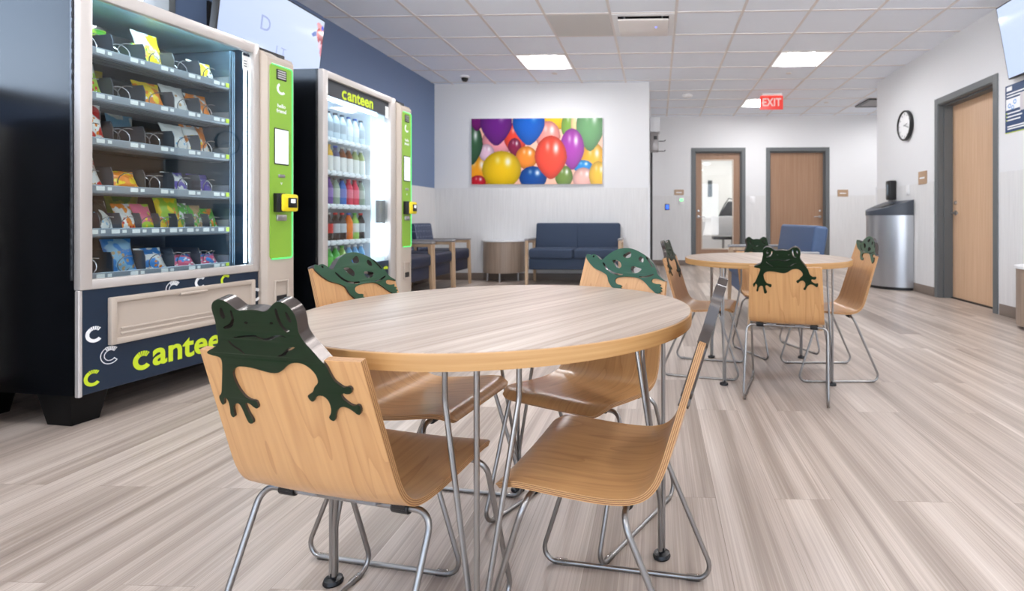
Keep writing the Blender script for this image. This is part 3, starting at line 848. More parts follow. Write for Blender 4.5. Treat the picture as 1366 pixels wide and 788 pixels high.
def make_chair(kind):
    t = thing('frog_chair' if kind == 'frog' else 'turtle_chair', kind, 'chair')
    if kind == 'frog':
        make_shell(t, lambda u: .635)
        animal_panel('frog_panel', t, FROG, FROG_H, M_green)
    else:
        xs = [-.18, -.172, -.155, -.13, -.09, -.06, -.02, .04, .062, .1, .14, .158, .169, .18]
        zs = [.654, .656, .660, .669, .663, .666, .667, .668, .674, .683, .703, .713, .722, .722]
        make_shell(t, lambda u: float(np.interp(u, xs, zs)))
        animal_panel('turtle_panel', t, TURT, TURT_H, M_green2)
    bm = BM()
    X = .188; zb = .3385; rr = .0058
    loop = [(0, .045, zb), (X, .045, zb), (X, -.1, rr), (X, .335, rr), (X, .222, zb + .012), (0, .222, zb + .012),
            (-X, .222, zb + .012), (-X, .335, rr), (-X, -.1, rr), (-X, .045, zb)]
    pts = fillet(loop[1:5], .03, 6)
    full = [Vector((0, .045, zb))]
    P = [Vector(p) for p in loop]
    full = fillet(P, .032, 6, closed=True)
    tube(bm, full, rr, 12, closed=True)
    obj('sled_frame', bm, M_rod, t)
    for (x, y, z) in ((-.125, .045, zb), (.125, .045, zb), (-.125, .222, zb + .012), (.125, .222, zb + .012)):
        bm = BM()
        lathe(bm, [(0, -.017), (.0098, -.017), (.0105, -.015), (.0105, .015), (.0098, .017), (0, .017)], 14, M=Matrix.Translation((x, y, z)) @ Matrix.Rotation(PI / 2, 4, 'Y'))
        box(bm, x - .014, x + .014, y - .011, y + .011, z, z + (.0125 if y < .1 else .0145), bev=.001, seg=1)
        obj('mounting_clip', bm, M_blackp, t)
    for (x, y) in ((-X, -.045), (X, -.045), (-X, .28), (X, .28)):
        bm = BM(); box(bm, x - .0068, x + .0068, y - .016, y + .016, .0, .0135, bev=.003, seg=2)
        obj('floor_glide', bm, M_clear, t)
    for x in (-.07, .06):
        bm = BM(); box(bm, x - .022, x + .022, .03, .062, zb + .002, zb + .012, bev=.002, seg=1); obj('seat_plate', bm, M_grey, t)
    return t

frog = make_chair('frog'); turtle = make_chair('turtle')
CH = [
 ('frog', -.586, .936, -12.7, 'frog chair seen from behind at the near table, before the snack machine'),
 ('frog', .012, 1.108, 81.5, 'chair seen edge-on at the bare-floor side of the near table'),
 ('turtle', -.76, 1.51, -99.0, 'turtle chair at the near table, in front of the drinks machine'),
 ('turtle', -.157, 1.688, 152.6, 'turtle chair at the near table, in front of the loveseat by the wall'),
 ('frog', .608, 2.597, -16.1, 'dark green frog chair with its back to us at the farther table'),
 ('turtle', 1.06, 3.069, 91.7, 'turtle chair at the farther table, in front of the steel trash can'),
 ('frog', .157, 3.136, -104.0, 'frog chair seen edge-on at the farther table, beside the near turtle chair'),
 ('frog', .71, 3.66, 203.0, 'pale glaring frog chair behind the farther table, below the plain far door')]
first = {'frog': frog, 'turtle': turtle}
used = set()
for kind, x, y, a, lab in CH:
    o = first[kind] if kind not in used else copy_tree(first[kind])
    used.add(kind)
    o.location = (x, y, 0); o.rotation_euler = (0, 0, R(a)); o['label'] = lab
    o['group'] = 'wooden children\'s chairs with cut-out animal backs'

# ------------------------------------------------------------------ vending machines
M_vblack = mat('black_cabinet', (14, 16, 20), .2, spec=1.0)
M_foot = mat('foot_black', (8, 8, 9), .55, spec=.2)
M_vframe = mat('champagne_frame', (194, 188, 184), .35, metal=.25)
M_beige = mat('beige_plastic', (184, 171, 158), .45)
M_navy = mat('navy_wrap', (14, 36, 58), .4)
M_lime = mat('lime_wrap', (136, 180, 58), .4)
M_limet = mat('lime_print', (200, 222, 40), .45)
M_whitet = mat('white_print', (240, 242, 244), .45)
M_glow = emit('green_glow', (90, 250, 130), 1.05)
M_screen = emit('payment_screen', (245, 250, 252), 1.1, rough=.2)
M_inner = mat('machine_liner', (84, 86, 86), .6)
M_tray = mat('tray_grey', (110, 116, 122), .4)
M_div = mat('divider_dark', (74, 78, 86), .45)
M_coil = mat('coil_wire', (214, 216, 220), .25, metal=1.0)
M_yel = mat('reader_yellow', (238, 214, 30), .35)
M_tagw = mat('tag_white', (236, 238, 236), .5)
M_led = emit('led_strip', (215, 236, 255), 22)
M_led2 = emit('led_strip_cool', (225, 240, 255), 12)

def c_logo(r, th, outline=False, ticks=5):
    """letter c whose upper end breaks into rays; returns list of polygons"""
    polys = []
    a0, a1 = 120, 318
    outer = arc(0, 0, r, a0, a1, 20); inner = arc(0, 0, r - th, a1, a0, 20)
    polys.append(outer + inner)
    for k in range(ticks):
        a = 112 - k * 15
        polys.append(arc(0, 0, r * 1.04, a + 5, a - 5, 2) + arc(0, 0, r - th, a - 5, a + 5, 2))
    return polys
def logo_mesh(polys, depth=.001):
    bm = BM()
    for p in polys: prism(bm, p, -depth / 2, depth / 2)
    bmesh.ops.recalc_face_normals(bm, faces=bm.faces)
    me = bpy.data.meshes.new('logo'); bm.to_mesh(me); bm.free(); return me
def ring_outline(polys, w=.003):
    out = []
    for p in polys:
        n = len(p)
        for i in range(n):
            a = Vector(p[i]); b = Vector(p[(i + 1) % n]); d = (b - a)
            if d.length < 1e-6: continue
            d.normalize(); q = Vector((-d.y, d.x)) * w / 2
            out.append([tuple(a + q - d * w / 2), tuple(a - q - d * w / 2), tuple(b - q + d * w / 2), tuple(b + q + d * w / 2)])
    return out
def canteen(par, loc, size, m, bold):
    """wordmark: rayed c + anteen"""
    r = size * .275
    art('wordmark_initial', logo_mesh(c_logo(r, r * .5)), m, facing((loc[0] - size * 1.42, loc[1], loc[2] - size * .085)), par)
    art('wordmark', text_mesh('anteen', size, .001, bold=bold, align='LEFT', space=1.02), m, facing((loc[0] - size * 1.14, loc[1], loc[2])), par)

def payment_column(t, x0, x1, z0, z1, ref=False):
    """beige bull-nose column with lime panel, screen, reader, coin return"""
    dy = -.052
    bm = BM()
    pts = [(x0, .05), (x0, -.02), (x0 + .014, -.046), (x0 + .03, dy), (x1 - .03, dy), (x1 - .008, -.046), (x1, -.025), (x1, .05)]
    vs = prism(bm, pts, z0, z1)
    for v in vs:
        if v.co.z > z1 - .01 and v.co.y < 0: v.co.z -= .0 + (0 - v.co.y) * 1.2
    obj('payment_column', bm, M_beige, t, ang=25)
    col = t.children[-1] if False else [c for c in t.children if c.name.startswith('payment_column')][-1]
    gx0, gx1, gz0, gz1 = x0 + .022, x1 - .028, .625, 1.735
    bm = BM()
    ring = []
    r = .018
    for (cx_, cz_, a) in ((gx1 - r, gz1 - r, 0), (gx0 + r, gz1 - r, 90), (gx0 + r, gz0 + r, 180), (gx1 - r, gz0 + r, 270)):
        ring += arc(cx_, cz_, r, a, a + 90, 5)
    prism(bm, [(x, z) for x, z in ring], -.002, .002, M=facing((0, dy - .001, 0)))
    obj('lime_panel', bm, M_lime, col, ang=25)
    bm = BM()
    w_ = .007
    rp = ring[0:6] + ring[6:12]
    def strip(seq):
        tube(bm, [Vector((x, dy - .0035, z)) for x, z in seq], .0042, 8)
    strip(ring[16:24] + ring[0:8])
    obj('light_edge', bm, M_glow, col)
    gw = gx1 - gx0; gc = (gx0 + gx1) / 2
    bm = BM(); box(bm, gc - .052, gc + .052, dy - .006, dy - .002, 1.165, 1.375, bev=.002, seg=1); obj('screen_bezel', bm, M_blackp, col)
    bm = BM(); box(bm, gc - .047, gc + .047, dy - .0075, dy - .005, 1.172, 1.368); obj('touch_screen', bm, M_screen, col, sm=False)
    bm = BM(); box(bm, gc - .036, gc + .036, dy - .006, dy - .002, 1.655, 1.715, bev=.003, seg=1)
    obj('speaker_plate', bm, M_blackp, col)
    bm = BM()
    for k in range(4): box(bm, gc - .028, gc + .028, dy - .0075, dy - .005, 1.663 + k * .013, 1.670 + k * .013)
    obj('speaker_slot', bm, M_chrome, col, sm=False)
    art('logo', logo_mesh(c_logo(.034, .014, ticks=0)), M_whitet, facing((gc, dy - .004, 1.605)), col)
    art('greeting', text_mesh('hello\nfriend', .03, .001, bold=.0006), M_whitet, facing((gc, dy - .004, 1.49)), col)
    bm = BM(); box(bm, gc - .024, gc + .024, dy - .008, dy - .002, 1.092, 1.11, bev=.004); obj('coin_slot', bm, M_chrome, col)
    art('arrow_print', text_mesh('v', .03, .001), M_whitet, facing((gc, dy - .004, 1.06)), col)
    bm = BM(); box(bm, gc - .058, gc - .02, dy - .05, dy - .002, .892, 1.0, bev=.004); obj('reader_housing', bm, M_blackp, col)
    bm = BM(); box(bm, gc - .05, gc + .062, dy - .064, dy - .012, .896, .996, bev=.012); rd = obj('card_reader', bm, M_yel, col)
    bm = BM(); box(bm, gc - .018, gc + .048, dy - .068, dy - .062, .918, .975, bev=.004); obj('reader_display', bm, M_blackp, rd)
    bm = BM(); box(bm, gc - .002, gc + .03, dy - .0695, dy - .0675, .945, .968, bev=.002, seg=1); obj('display_icon', bm, M_screen, rd)
    bm = BM(); box(bm, gc - .04, gc + .03, dy - .014, dy - .002, .842, .878, bev=.004); obj('bill_slot', bm, M_chrome, col)
    # coin return pocket
    bm = BM()
    zc = .42
    for (a0, a1, b0, b1) in ((gc - .052, gc - .04, .36, .50), (gc + .04, gc + .052, .36, .50), (gc - .04, gc + .04, .49, .50), (gc - .04, gc + .04, .36, .37)):
        box(bm, a0, a1, dy - .010, dy - .001, b0, b1, bev=.002, seg=1)
    obj('return_surround', bm, M_beige, col)
    bm = BM(); box(bm, gc - .038, gc + .038, dy - .004, dy - .0015, .372, .412); obj('return_opening', bm, M_blackp, col, sm=False)

def cabinet(t, W, D, z0, z1, liner, ffront=.022):
    bm = BM()
    th = .02
    box(bm, 0, th, ffront, D, z0, z1); box(bm, W - th, W, ffront, D, z0, z1); box(bm, th, W - th, D - th, D, z0, z1)
    box(bm, th, W - th, ffront, D - th, z1 - th, z1); box(bm, th, W - th, ffront, D - th, z0, z0 + th)
    obj('cabinet', bm, M_vblack, t, sm=False)
def frame_ring(bm, x0, x1, z0, z1, ix0, ix1, iz0, iz1, y0, y1, bev=.006):
    box(bm, x0, ix0, y0, y1, z0, z1, bev=bev); box(bm, ix1, x1, y0, y1, z0, z1, bev=bev)
    box(bm, ix0 - .006, ix1 + .006, y0, y1, iz1, z1, bev=bev); box(bm, ix0 - .006, ix1 + .006, y0, y1, z0, iz0, bev=bev)
def feet(t, W, D, h):
    for (x, y) in ((.07, .12), (W - .09, .12), (.07, D - .1), (W - .09, D - .1)):
        bm = BM()
        vs = box(bm, x - .07, x + .07, y - .085, y + .085, 0, h)
        for v in vs:
            if v.co.z < .01:
                v.co.x = x + (v.co.x - x) * .72; v.co.y = y + (v.co.y - y) * .72
        obj('foot', bm, M_foot, t, sm=False)

# --- snack machine
VA = R(7)
vm = thing('vending_machine', 'nearest vending machine, lit and filled with snack bags on coils', 'vending machine', (-2.35, 2.12, 0), PI / 2 - VA)
W1, D1 = 1.075, .70
cabinet(vm, W1, D1, .13, 1.83, None)
feet(vm, W1, D1, .131)
bm = BM(); frame_ring(bm, 0, .864, .56, 1.83, .046, .822, .602, 1.772, -.012, .022)
obj('door_frame', bm, M_vframe, vm)
bm = BM(); box(bm, -.002, .004, .026, .036, .6, 1.8)
for k in range(28): box(bm, -.004, .001, .027, .034, .62 + k * .042, .645 + k * .042)
obj('hinge', bm, mat('hinge_metal', (120, 124, 130), .35, metal=.9), vm, sm=False)
bm = BM(); box(bm, .044, .824, .012, .017, .6, 1.774); obj('glass_pane', bm, M_vglass, vm, sm=False)
bm = BM()   # liner: back, sides, floor, ceiling
box(bm, .02, W1 - .02, .52, .53, .56, 1.80); box(bm, .02, .026, .05, .52, .56, 1.80)
box(bm, .026, .84, .05, .52, .56, .57)
obj('liner', bm, M_inner, vm, sm=False)
bm = BM(); box(bm, .026, .84, .024, .52, 1.800, 1.806); obj('liner_ceiling', bm, mat('liner_light', (160, 196, 206), .35), vm, sm=False)
bm = BM(); box(bm, .84, .846, .05, .52, .56, 1.80); obj('right_liner', bm, mat('blue_grey_liner', (26, 44, 58), .3), vm, sm=False)
bm = BM(); box(bm, .768, .774, .07, .50, .58, 1.77); box(bm, .745, .750, .06, .066, .6, 1.765); box(bm, .77, .776, .06, .066, .6, 1.765)
obj('side_partition', bm, mat('partition_grey', (104, 124, 140), .25, metal=.4), vm, sm=False)
bm = BM(); box(bm, .812, .821, .03, .042, .61, 1.755, bev=.002, seg=1); obj('light_strip', bm, M_led, vm)
bm = BM(); box(bm, .05, .76, .024, .04, 1.785, 1.797); obj('top_light', bm, emit('top_fill_glow', (210, 236, 250), 42), vm, sm=False)  # concealed glow added behind the frame lip to brighten the trays

TRAYZ = [1.577, 1.384, 1.191, .987, .80, .609]
LANES = [5, 5, 5, 5, 8, 5]
def coil(bm, x, y0, y1, z, r, turns):
    n = turns * 14
    pts = [Vector((x + r * math.cos(2 * PI * k / 14 + 1.2), y0 + (y1 - y0) * k / n, z + r * math.sin(2 * PI * k / 14 + 1.2))) for k in range(n + 1)]
    tube(bm, pts, .0021, 5)
for ti, (zt, nl) in enumerate(zip(TRAYZ, LANES)):
    bm = BM()
    box(bm, .06, .742, .085, .5, zt - .008, zt - .002)
    for k in range(3): box(bm, .06, .742, .083 + k * .05, .1 + k * .05, zt - .03, zt - .008)
    tr = obj('tray', bm, M_tray, vm, sm=False)
    bm = BM()
    box(bm, .056, .746, .062, .070, zt - .022, zt + .012, bev=.002, seg=1); box(bm, .056, .746, .066, .084, zt - .024, zt - .018)
    box(bm, .746, .752, .062, .2, zt - .03, zt + .05, bev=.006, seg=2)
    obj('price_rail', bm, mat('rail_grey', (150, 158, 166), .3, metal=.4), tr)
    bm = BM()
    lw = .68 / nl
    for k in range(nl):
        x = .062 + lw * (k + .5)
        box(bm, x - .02, x + .012, .060, .0625, zt - .012, zt + .006)
        box(bm, x + .024, x + .040, .060, .0625, zt - .010, zt + .004)
    obj('price_tag', bm, M_tagw, tr, sm=False)
    bm = BM(); box(bm, .724, .742, .0595, .0622, zt - .014, zt + .008); obj('lane_marker', bm, M_limet, tr, sm=False)
    for k in range(1, nl):
        bm = BM(); x = .062 + lw * k
        hgt = .098 if nl == 5 else .082
        me = flat_shape([(.09, 0), (.5, 0), (.5, hgt), (.105, hgt), (.092, hgt - .03)], (), .0035)
        me.transform(Matrix.Translation((x, 0, zt - .002)) @ Matrix.Rotation(PI / 2, 4, 'Z') @ Matrix.Rotation(PI / 2, 4, 'X'))
        obj('divider', me, M_div, tr, sm=False)
    for k in range(nl):
        bm = BM(); x = .062 + lw * (k + .5)
        r_ = .036 if nl == 5 else .03
        coil(bm, x, .092, .42, zt + r_ + .003, r_, 6)
        obj('coil', bm, M_coil, tr)

# delivery panel
bm = BM(); box(bm, .012, .864, -.004, .05, .13, .562, bev=.003, seg=1); obj('base_panel', bm, M_navy, vm)
bm = BM(); box(bm, -.002, .012, -.008, .014, .125, .56, bev=.003, seg=1); obj('corner_trim', bm, M_vframe, vm)
bm = BM()
frame_ring(bm, .105, .826, .315, .518, .13, .80, .34, .494, -.024, -.002, bev=.005)
fl = obj('flap_surround', bm, M_beige, vm)
bm = BM(); box(bm, .128, .802, -.012, -.003, .338, .497)
for k in range(2): box(bm, .15, .785, -.0165, -.010, .352 + k * .022, .362 + k * .022, bev=.002, seg=2)
obj('delivery_flap', bm, M_beige, vm)
bm = BM(); box(bm, .40, .54, -.030, -.020, .487, .5, bev=.005); obj('flap_handle', bm, M_beige, vm)
canteen(vm, (.462, -.0052, .228), .152, M_limet, .0036)
art('logo_white', logo_mesh(c_logo(.033, .0135)), M_whitet, facing((.056, -.0052, .372)), vm)
art('logo_outline', logo_mesh(ring_outline(c_logo(.036, .014))), M_whitet, facing((.114, -.0052, .272)), vm)
art('logo_lime', logo_mesh(c_logo(.033, .0135)), M_limet, facing((.05, -.0052, .192)), vm)
art('logo_white', logo_mesh(c_logo(.036, .015)), M_whitet, facing((.845, -.0052, .43)), vm)
art('logo_outline', logo_mesh(ring_outline(c_logo(.036, .015))), M_whitet, facing((.385, -.0052, .52)), vm)
art('logo_white', logo_mesh(c_logo(.03, .012)), M_whitet, facing((.52, -.0052, .535)), vm)
art('logo_lime', logo_mesh(c_logo(.03, .012)), M_limet, facing((.66, -.0052, .53)), vm)
bm = BM(); box(bm, .775, .818, .009, .0115, 1.675, 1.765); st = obj('sticker', bm, M_tagw, vm, sm=False)
bm = BM(); box(bm, .777, .816, .0078, .0092, 1.748, 1.763); obj('sticker_band', bm, M_navy, st, sm=False)
bm = BM()
for k in range(3): box(bm, .782, .80, .0078, .0092, 1.69 + k * .014, 1.694 + k * .014)
obj('sticker_lettering', bm, M_navy, st, sm=False)
payment_column(vm, .866, 1.075, .13, 1.825)

# --- drinks machine
VB = R(2.7)
vd = thing('vending_machine', 'second vending machine, brightly lit rows of drink bottles', 'vending machine', (-2.178, 3.45, 0), PI / 2 - VB)
W2, D2 = 1.09, .84
cabinet(vd, W2, D2, .1, 1.83, None)
feet(vd, W2, D2, .101)
bm = BM(); frame_ring(bm, 0, .9, .13, 1.83, .052, .822, .17, 1.782, -.012, .045)
obj('door_frame', bm, M_vframe, vd)
bm = BM(); box(bm, .05, .824, .008, .03, 1.672, 1.784); obj('header_panel', bm, mat('header_black', (44, 50, 58), .35), vd, sm=False)
canteen(vd, (.42, .0072, 1.722), .115, M_limet, .003)
bm = BM(); box(bm, .05, .824, .008, .04, .168, .45, bev=.002, seg=1); box(bm, .62, .824, .006, .04, .45, .525, bev=.004); obj('base_panel', bm, M_navy, vd)
art('logo_lime', logo_mesh(c_logo(.05, .02)), M_limet, facing((.775, .0045, .43)), vd)
bm = BM(); box(bm, .05, .824, .014, .019, .45, 1.672); obj('glass_pane', bm, M_vglass, vd, sm=False)
M_wl = mat('white_liner', (238, 242, 246), .4)
bm = BM(); box(bm, .02, .86, .5, .51, .3, 1.80); box(bm, .02, .026, .05, .5, .3, 1.8); box(bm, .85, .856, .05, .5, .3, 1.8); box(bm, .026, .85, .05, .5, .3, .31); box(bm, .026, .85, .05, .5, 1.79, 1.8)
obj('liner', bm, M_wl, vd, sm=False)
bm = BM(); box(bm, .71, .718, .09, .5, .31, 1.72); obj('side_partition', bm, M_wl, vd, sm=False)
bm = BM()
for x in (.735, .765, .795): box(bm, x, x + .018, .05, .056, .56, .82); box(bm, x, x + .018, .05, .056, 1.02, 1.62)
obj('light_strip', bm, M_led2, vd, sm=False)
bm = BM(); box(bm, .08, .70, .03, .042, 1.652, 1.664); obj('top_light', bm, M_led, vd, sm=False)
bm = BM(); box(bm, .725, .82, .035, .06, .82, 1.0, bev=.004); obj('pickup_arm', bm, M_grey, vd)
bm = BM(); box(bm, .775, .818, .006, .0085, 1.655, 1.745); obj('sticker', bm, M_tagw, vd, sm=False)
SHZ = [1.405, 1.178, .946, .693, .47]
for z in SHZ:
    bm = BM()
    box(bm, .055, .70, .075, .45, z - .012, z, bev=.002, seg=1)
    sh = obj('shelf', bm, M_wl, vd)
    bm = BM()
    for k in range(9):
        x = .065 + k * .0705 + .033
        lathe(bm, [(0, z - .022), (.026, z - .022), (.03, z - .016), (.03, z + .008), (.026, z + .012), (0, z + .012)], 12, M=Matrix.Translation((x, .082, 0)) @ Matrix.Diagonal((1, .5, 1, 1)))
    obj('shelf_front', bm, M_wl, sh)
payment_column(vd, .9, 1.09, .13, 1.825)

# --- snack bags
def bag_mat(name, c1, c2, c3, seed):
    m, nt, b = new_mat(name)
    L = nt.links.new
    tc = nt.nodes.new('ShaderNodeTexCoord')
    mp = nt.nodes.new('ShaderNodeMapping'); mp.inputs['Location'].default_value = (seed * 1.7, seed * .9, seed); mp.inputs['Scale'].default_value = (1.6, .4, 1.6)
    L(tc.outputs['Generated'], mp.inputs['Vector'])
    n = nt.nodes.new('ShaderNodeTexNoise'); n.inputs['Scale'].default_value = 1.6; n.inputs['Detail'].default_value = 1.5
    L(mp.outputs[0], n.inputs['Vector'])
    r1 = ramp(nt, [(.46, c1), (.5, c2)]); r1.color_ramp.interpolation = 'EASE'
    L(n.outputs['Fac'], r1.inputs['Fac'])
    n2 = nt.nodes.new('ShaderNodeTexVoronoi'); n2.inputs['Scale'].default_value = 3.5
    L(mp.outputs[0], n2.inputs['Vector'])
    lt = nt.nodes.new('ShaderNodeMath'); lt.operation = 'LESS_THAN'; lt.inputs[1].default_value = .3; L(n2.outputs['Distance'], lt.inputs[0])
    sp = nt.nodes.new('ShaderNodeSeparateXYZ'); L(tc.outputs['Generated'], sp.inputs[0])
    g = nt.nodes.new('ShaderNodeMath'); g.operation = 'LESS_THAN'; g.inputs[1].default_value = .6; L(sp.outputs['Z'], g.inputs[0])
    an = nt.nodes.new('ShaderNodeMath'); an.operation = 'MULTIPLY'; L(lt.outputs[0], an.inputs[0]); L(g.outputs[0], an.inputs[1])
    mx = nt.nodes.new('ShaderNodeMix'); mx.data_type = 'RGBA'; L(an.outputs[0], mx.inputs['Factor']); L(r1.outputs[0], mx.inputs['A']); mx.inputs['B'].default_value = rgb(*c3)
    L(mx.outputs['Result'], b.inputs['Base Color'])
    b.inputs['Roughness'].default_value = .28
    return m
def bag(name, label, w, h, tk, m, loc, lean, seed, yaw=0):
    rnd = random.Random(seed)
    bm = BM()
    nx, nz = 12, 16
    ph = [rnd.random() * 6 for _ in range(4)]
    A, B = [], []
    for i in range(nx + 1):
        ca, cb = [], []
        for k in range(nz + 1):
            u, v = i / nx, k / nz
            seal = 1 if .09 < v < .91 else 0
            bul = (max(0, math.sin(PI * u)) ** .55) * (max(0, math.sin(PI * (v - .06) / .88)) ** .6 if .06 < v < .94 else 0)
            wr = .0022 * math.sin(9 * u + ph[0] + 7 * v) + .0018 * math.sin(17 * v + ph[1] + 5 * u)
            x = (u - .5) * w * (1 - .10 * math.sin(PI * v)) ; z = v * h
            zz = .0016 * math.sin(u * 60) if not seal else 0
            y = tk / 2 * bul
            ca.append(bm.verts.new((x, -y - wr * bul + zz - .0006, z))); cb.append(bm.verts.new((x, y + wr * bul + zz + .0006, z)))
        A.append(ca); B.append(cb)
    for i in range(nx):
        for k in range(nz):
            bm.faces.new((A[i][k], A[i + 1][k], A[i + 1][k + 1], A[i][k + 1]))
            bm.faces.new((B[i][k], B[i][k + 1], B[i + 1][k + 1], B[i + 1][k]))
    for k in range(nz):
        bm.faces.new((A[0][k], A[0][k + 1], B[0][k + 1], B[0][k])); bm.faces.new((A[nx][k], B[nx][k], B[nx][k + 1], A[nx][k + 1]))
    for i in range(nx):
        bm.faces.new((A[i][0], B[i][0], B[i + 1][0], A[i + 1][0])); bm.faces.new((A[i][nz], A[i + 1][nz], B[i + 1][nz], B[i][nz]))
    o = obj('snack_bag', bm, m, None, ang=70)
    tag(o, label, 'snack bag', 'snack bags in the vending machine')
    o.matrix_world = MV1 @ Matrix.Translation(loc) @ Matrix.Rotation(yaw, 4, 'Z') @ Matrix.Rotation(-lean, 4, 'X')
    return o
MV1 = Matrix.Translation((-2.35, 2.12, 0)) @ Matrix.Rotation(PI / 2 - VA, 4, 'Z')
MV2 = Matrix.Translation((-2.178, 3.45, 0)) @ Matrix.Rotation(PI / 2 - VB, 4, 'Z')
Wt = (238, 238, 234); Or = (240, 140, 40); Rd = (214, 44, 38); Ye = (246, 214, 40); Gr = (88, 176, 52); Lg = (170, 206, 60); Pu = (108, 92, 176); Bl = (70, 140, 214); Lb = (150, 196, 224); Tn = (206, 170, 120); Dk = (60, 50, 44); Pk = (226, 110, 140); Te = (70, 180, 160)
# (row, x, y, w, h, thickness, colours, lean, words)
BAGS = [
 (0, .262, .27, .12, .15, .05, (Gr, Lg, Wt), .25, 'green'), (0, .37, .15, .07, .10, .035, (Gr, Ye, Rd), .3, 'small green and yellow'), (0, .43, .17, .125, .175, .05, (Wt, Ye, Tn), .32, 'tall white and yellow'), (0, .67, .14, .125, .11, .045, (Ye, Wt, Dk), .45, 'yellow and white'),
 (1, .13, .14, .12, .15, .05, (Lg, Wt, Rd), .35, 'pale green'), (1, .265, .30, .12, .15, .045, (Ye, Ye, Wt), .2, 'plain yellow'), (1, .40, .14, .12, .125, .045, (Ye, Or, Wt), .4, 'yellow and orange'), (1, .54, .15, .12, .14, .05, (Wt, Wt, Tn), .4, 'white'), (1, .66, .15, .115, .125, .045, (Wt, Or, Tn), .42, 'white and orange'), (1, .70, .32, .09, .12, .04, (Rd, Rd, Wt), .2, 'plain red'),
 (2, .125, .13, .12, .15, .05, (Rd, Wt, Or), .2, 'red'), (2, .265, .32, .12, .155, .045, (Lb, Wt, Bl), .15, 'light blue'), (2, .39, .30, .12, .15, .045, (Wt, Lb, Bl), .15, 'white and pale blue'), (2, .53, .14, .12, .135, .045, (Wt, Wt, Lb), .38, 'white'), (2, .65, .15, .125, .15, .05, (Wt, Or, Ye), .4, 'white and orange'),
 (3, .13, .14, .12, .135, .05, (Rd, Wt, Tn), .45, 'red and white'), (3, .27, .12, .12, .085, .045, (Or, Ye, Or), .5, 'orange'), (3, .53, .14, .115, .10, .045, (Pu, Wt, Pu), .45, 'purple'), (3, .66, .14, .115, .10, .045, (Pu, Pu, Wt), .45, 'deep purple'),
 (4, .125, .14, .085, .14, .035, (Wt, Rd, Dk), .4, 'white and red'), (4, .2, .14, .08, .13, .03, (Wt, Dk, Lb), .42, 'white and black'), (4, .285, .13, .08, .12, .03, (Or, Wt, Rd), .42, 'orange and white'), (4, .37, .13, .09, .12, .035, (Lg, Pk, Ye), .4, 'lime and pink'), (4, .5, .15, .12, .165, .045, (Lg, Ye, Or), .28, 'big yellow-green'), (4, .575, .15, .075, .13, .03, (Gr, Wt, Gr), .4, 'green and white'), (4, .64, .14, .07, .12, .03, (Gr, Tn, Wt), .4, 'green and tan'), (4, .70, .13, .075, .105, .03, (Or, Gr, Wt), .42, 'orange and green'), (4, .42, .33, .16, .15, .04, (Gr, Lg, Gr), .1, 'rear green'),
 (5, .18, .30, .14, .15, .05, (Lb, Bl, Tn), .1, 'rear sky-blue'), (5, .265, .14, .13, .14, .05, (Lb, Bl, Tn), .25, 'sky-blue'), (5, .40, .13, .125, .1, .045, (Bl, Wt, Or), .42, 'blue and white'), (5, .54, .12, .12, .065, .04, (Bl, Pk, Wt), .6, 'small blue and pink'), (5, .67, .12, .12, .06, .04, (Pk, Bl, Wt), .6, 'small pink and blue'),
]
ORD = ['top', 'second', 'third', 'fourth', 'fifth', 'bottom']
for i, (r_, x, y, w_, h_, tk, cs, ln, wd) in enumerate(BAGS):
    h_ *= 1.1; y -= .008
    bag('snack_bag', f'{wd} snack bag on the {ORD[r_]} shelf of the snack machine', w_, h_, tk, bag_mat('bag_print', *cs, i + 1), (x, y, TRAYZ[r_] + .002), ln, i * 3 + 1, yaw=random.uniform(-.08, .08))

# --- bottles
def bottle_proto(h, r, body, label_c, cap_c, lab=(.3, .62), fill=None):
    t = thing('drink_bottle', '', 'bottle', (0, 0, 0), 0, 'bottles in the drinks machine')
    bm = BM()
    lathe(bm, [(0, 0), (r * .85, 0), (r, .008), (r, h * .28), (r * .95, h * .33), (r, h * .38), (r, h * .62), (r * .92, h * .7), (r * .6, h * .82), (r * .40, h * .88), (r * .40, h * .95), (0, h * .95)], 16)
    obj('bottle_body', bm, mat('drink', body, .15, spec=.6), t)
    bm = BM(); lathe(bm, [(r * 1.012, h * lab[0]), (r * 1.025, h * lab[0] + .002), (r * 1.025, h * lab[1] - .002), (r * 1.012, h * lab[1])], 16); obj('bottle_label', bm, mat('bottle_label', label_c, .4), t)
    bm = BM(); lathe(bm, [(r * .46, h * .925), (r * .48, h * .93), (r * .48, h * .995), (r * .42, h), (0, h)], 14); obj('bottle_cap', bm, mat('bottle_cap', cap_c, .4), t)
    return t
Wc = (214, 224, 230)
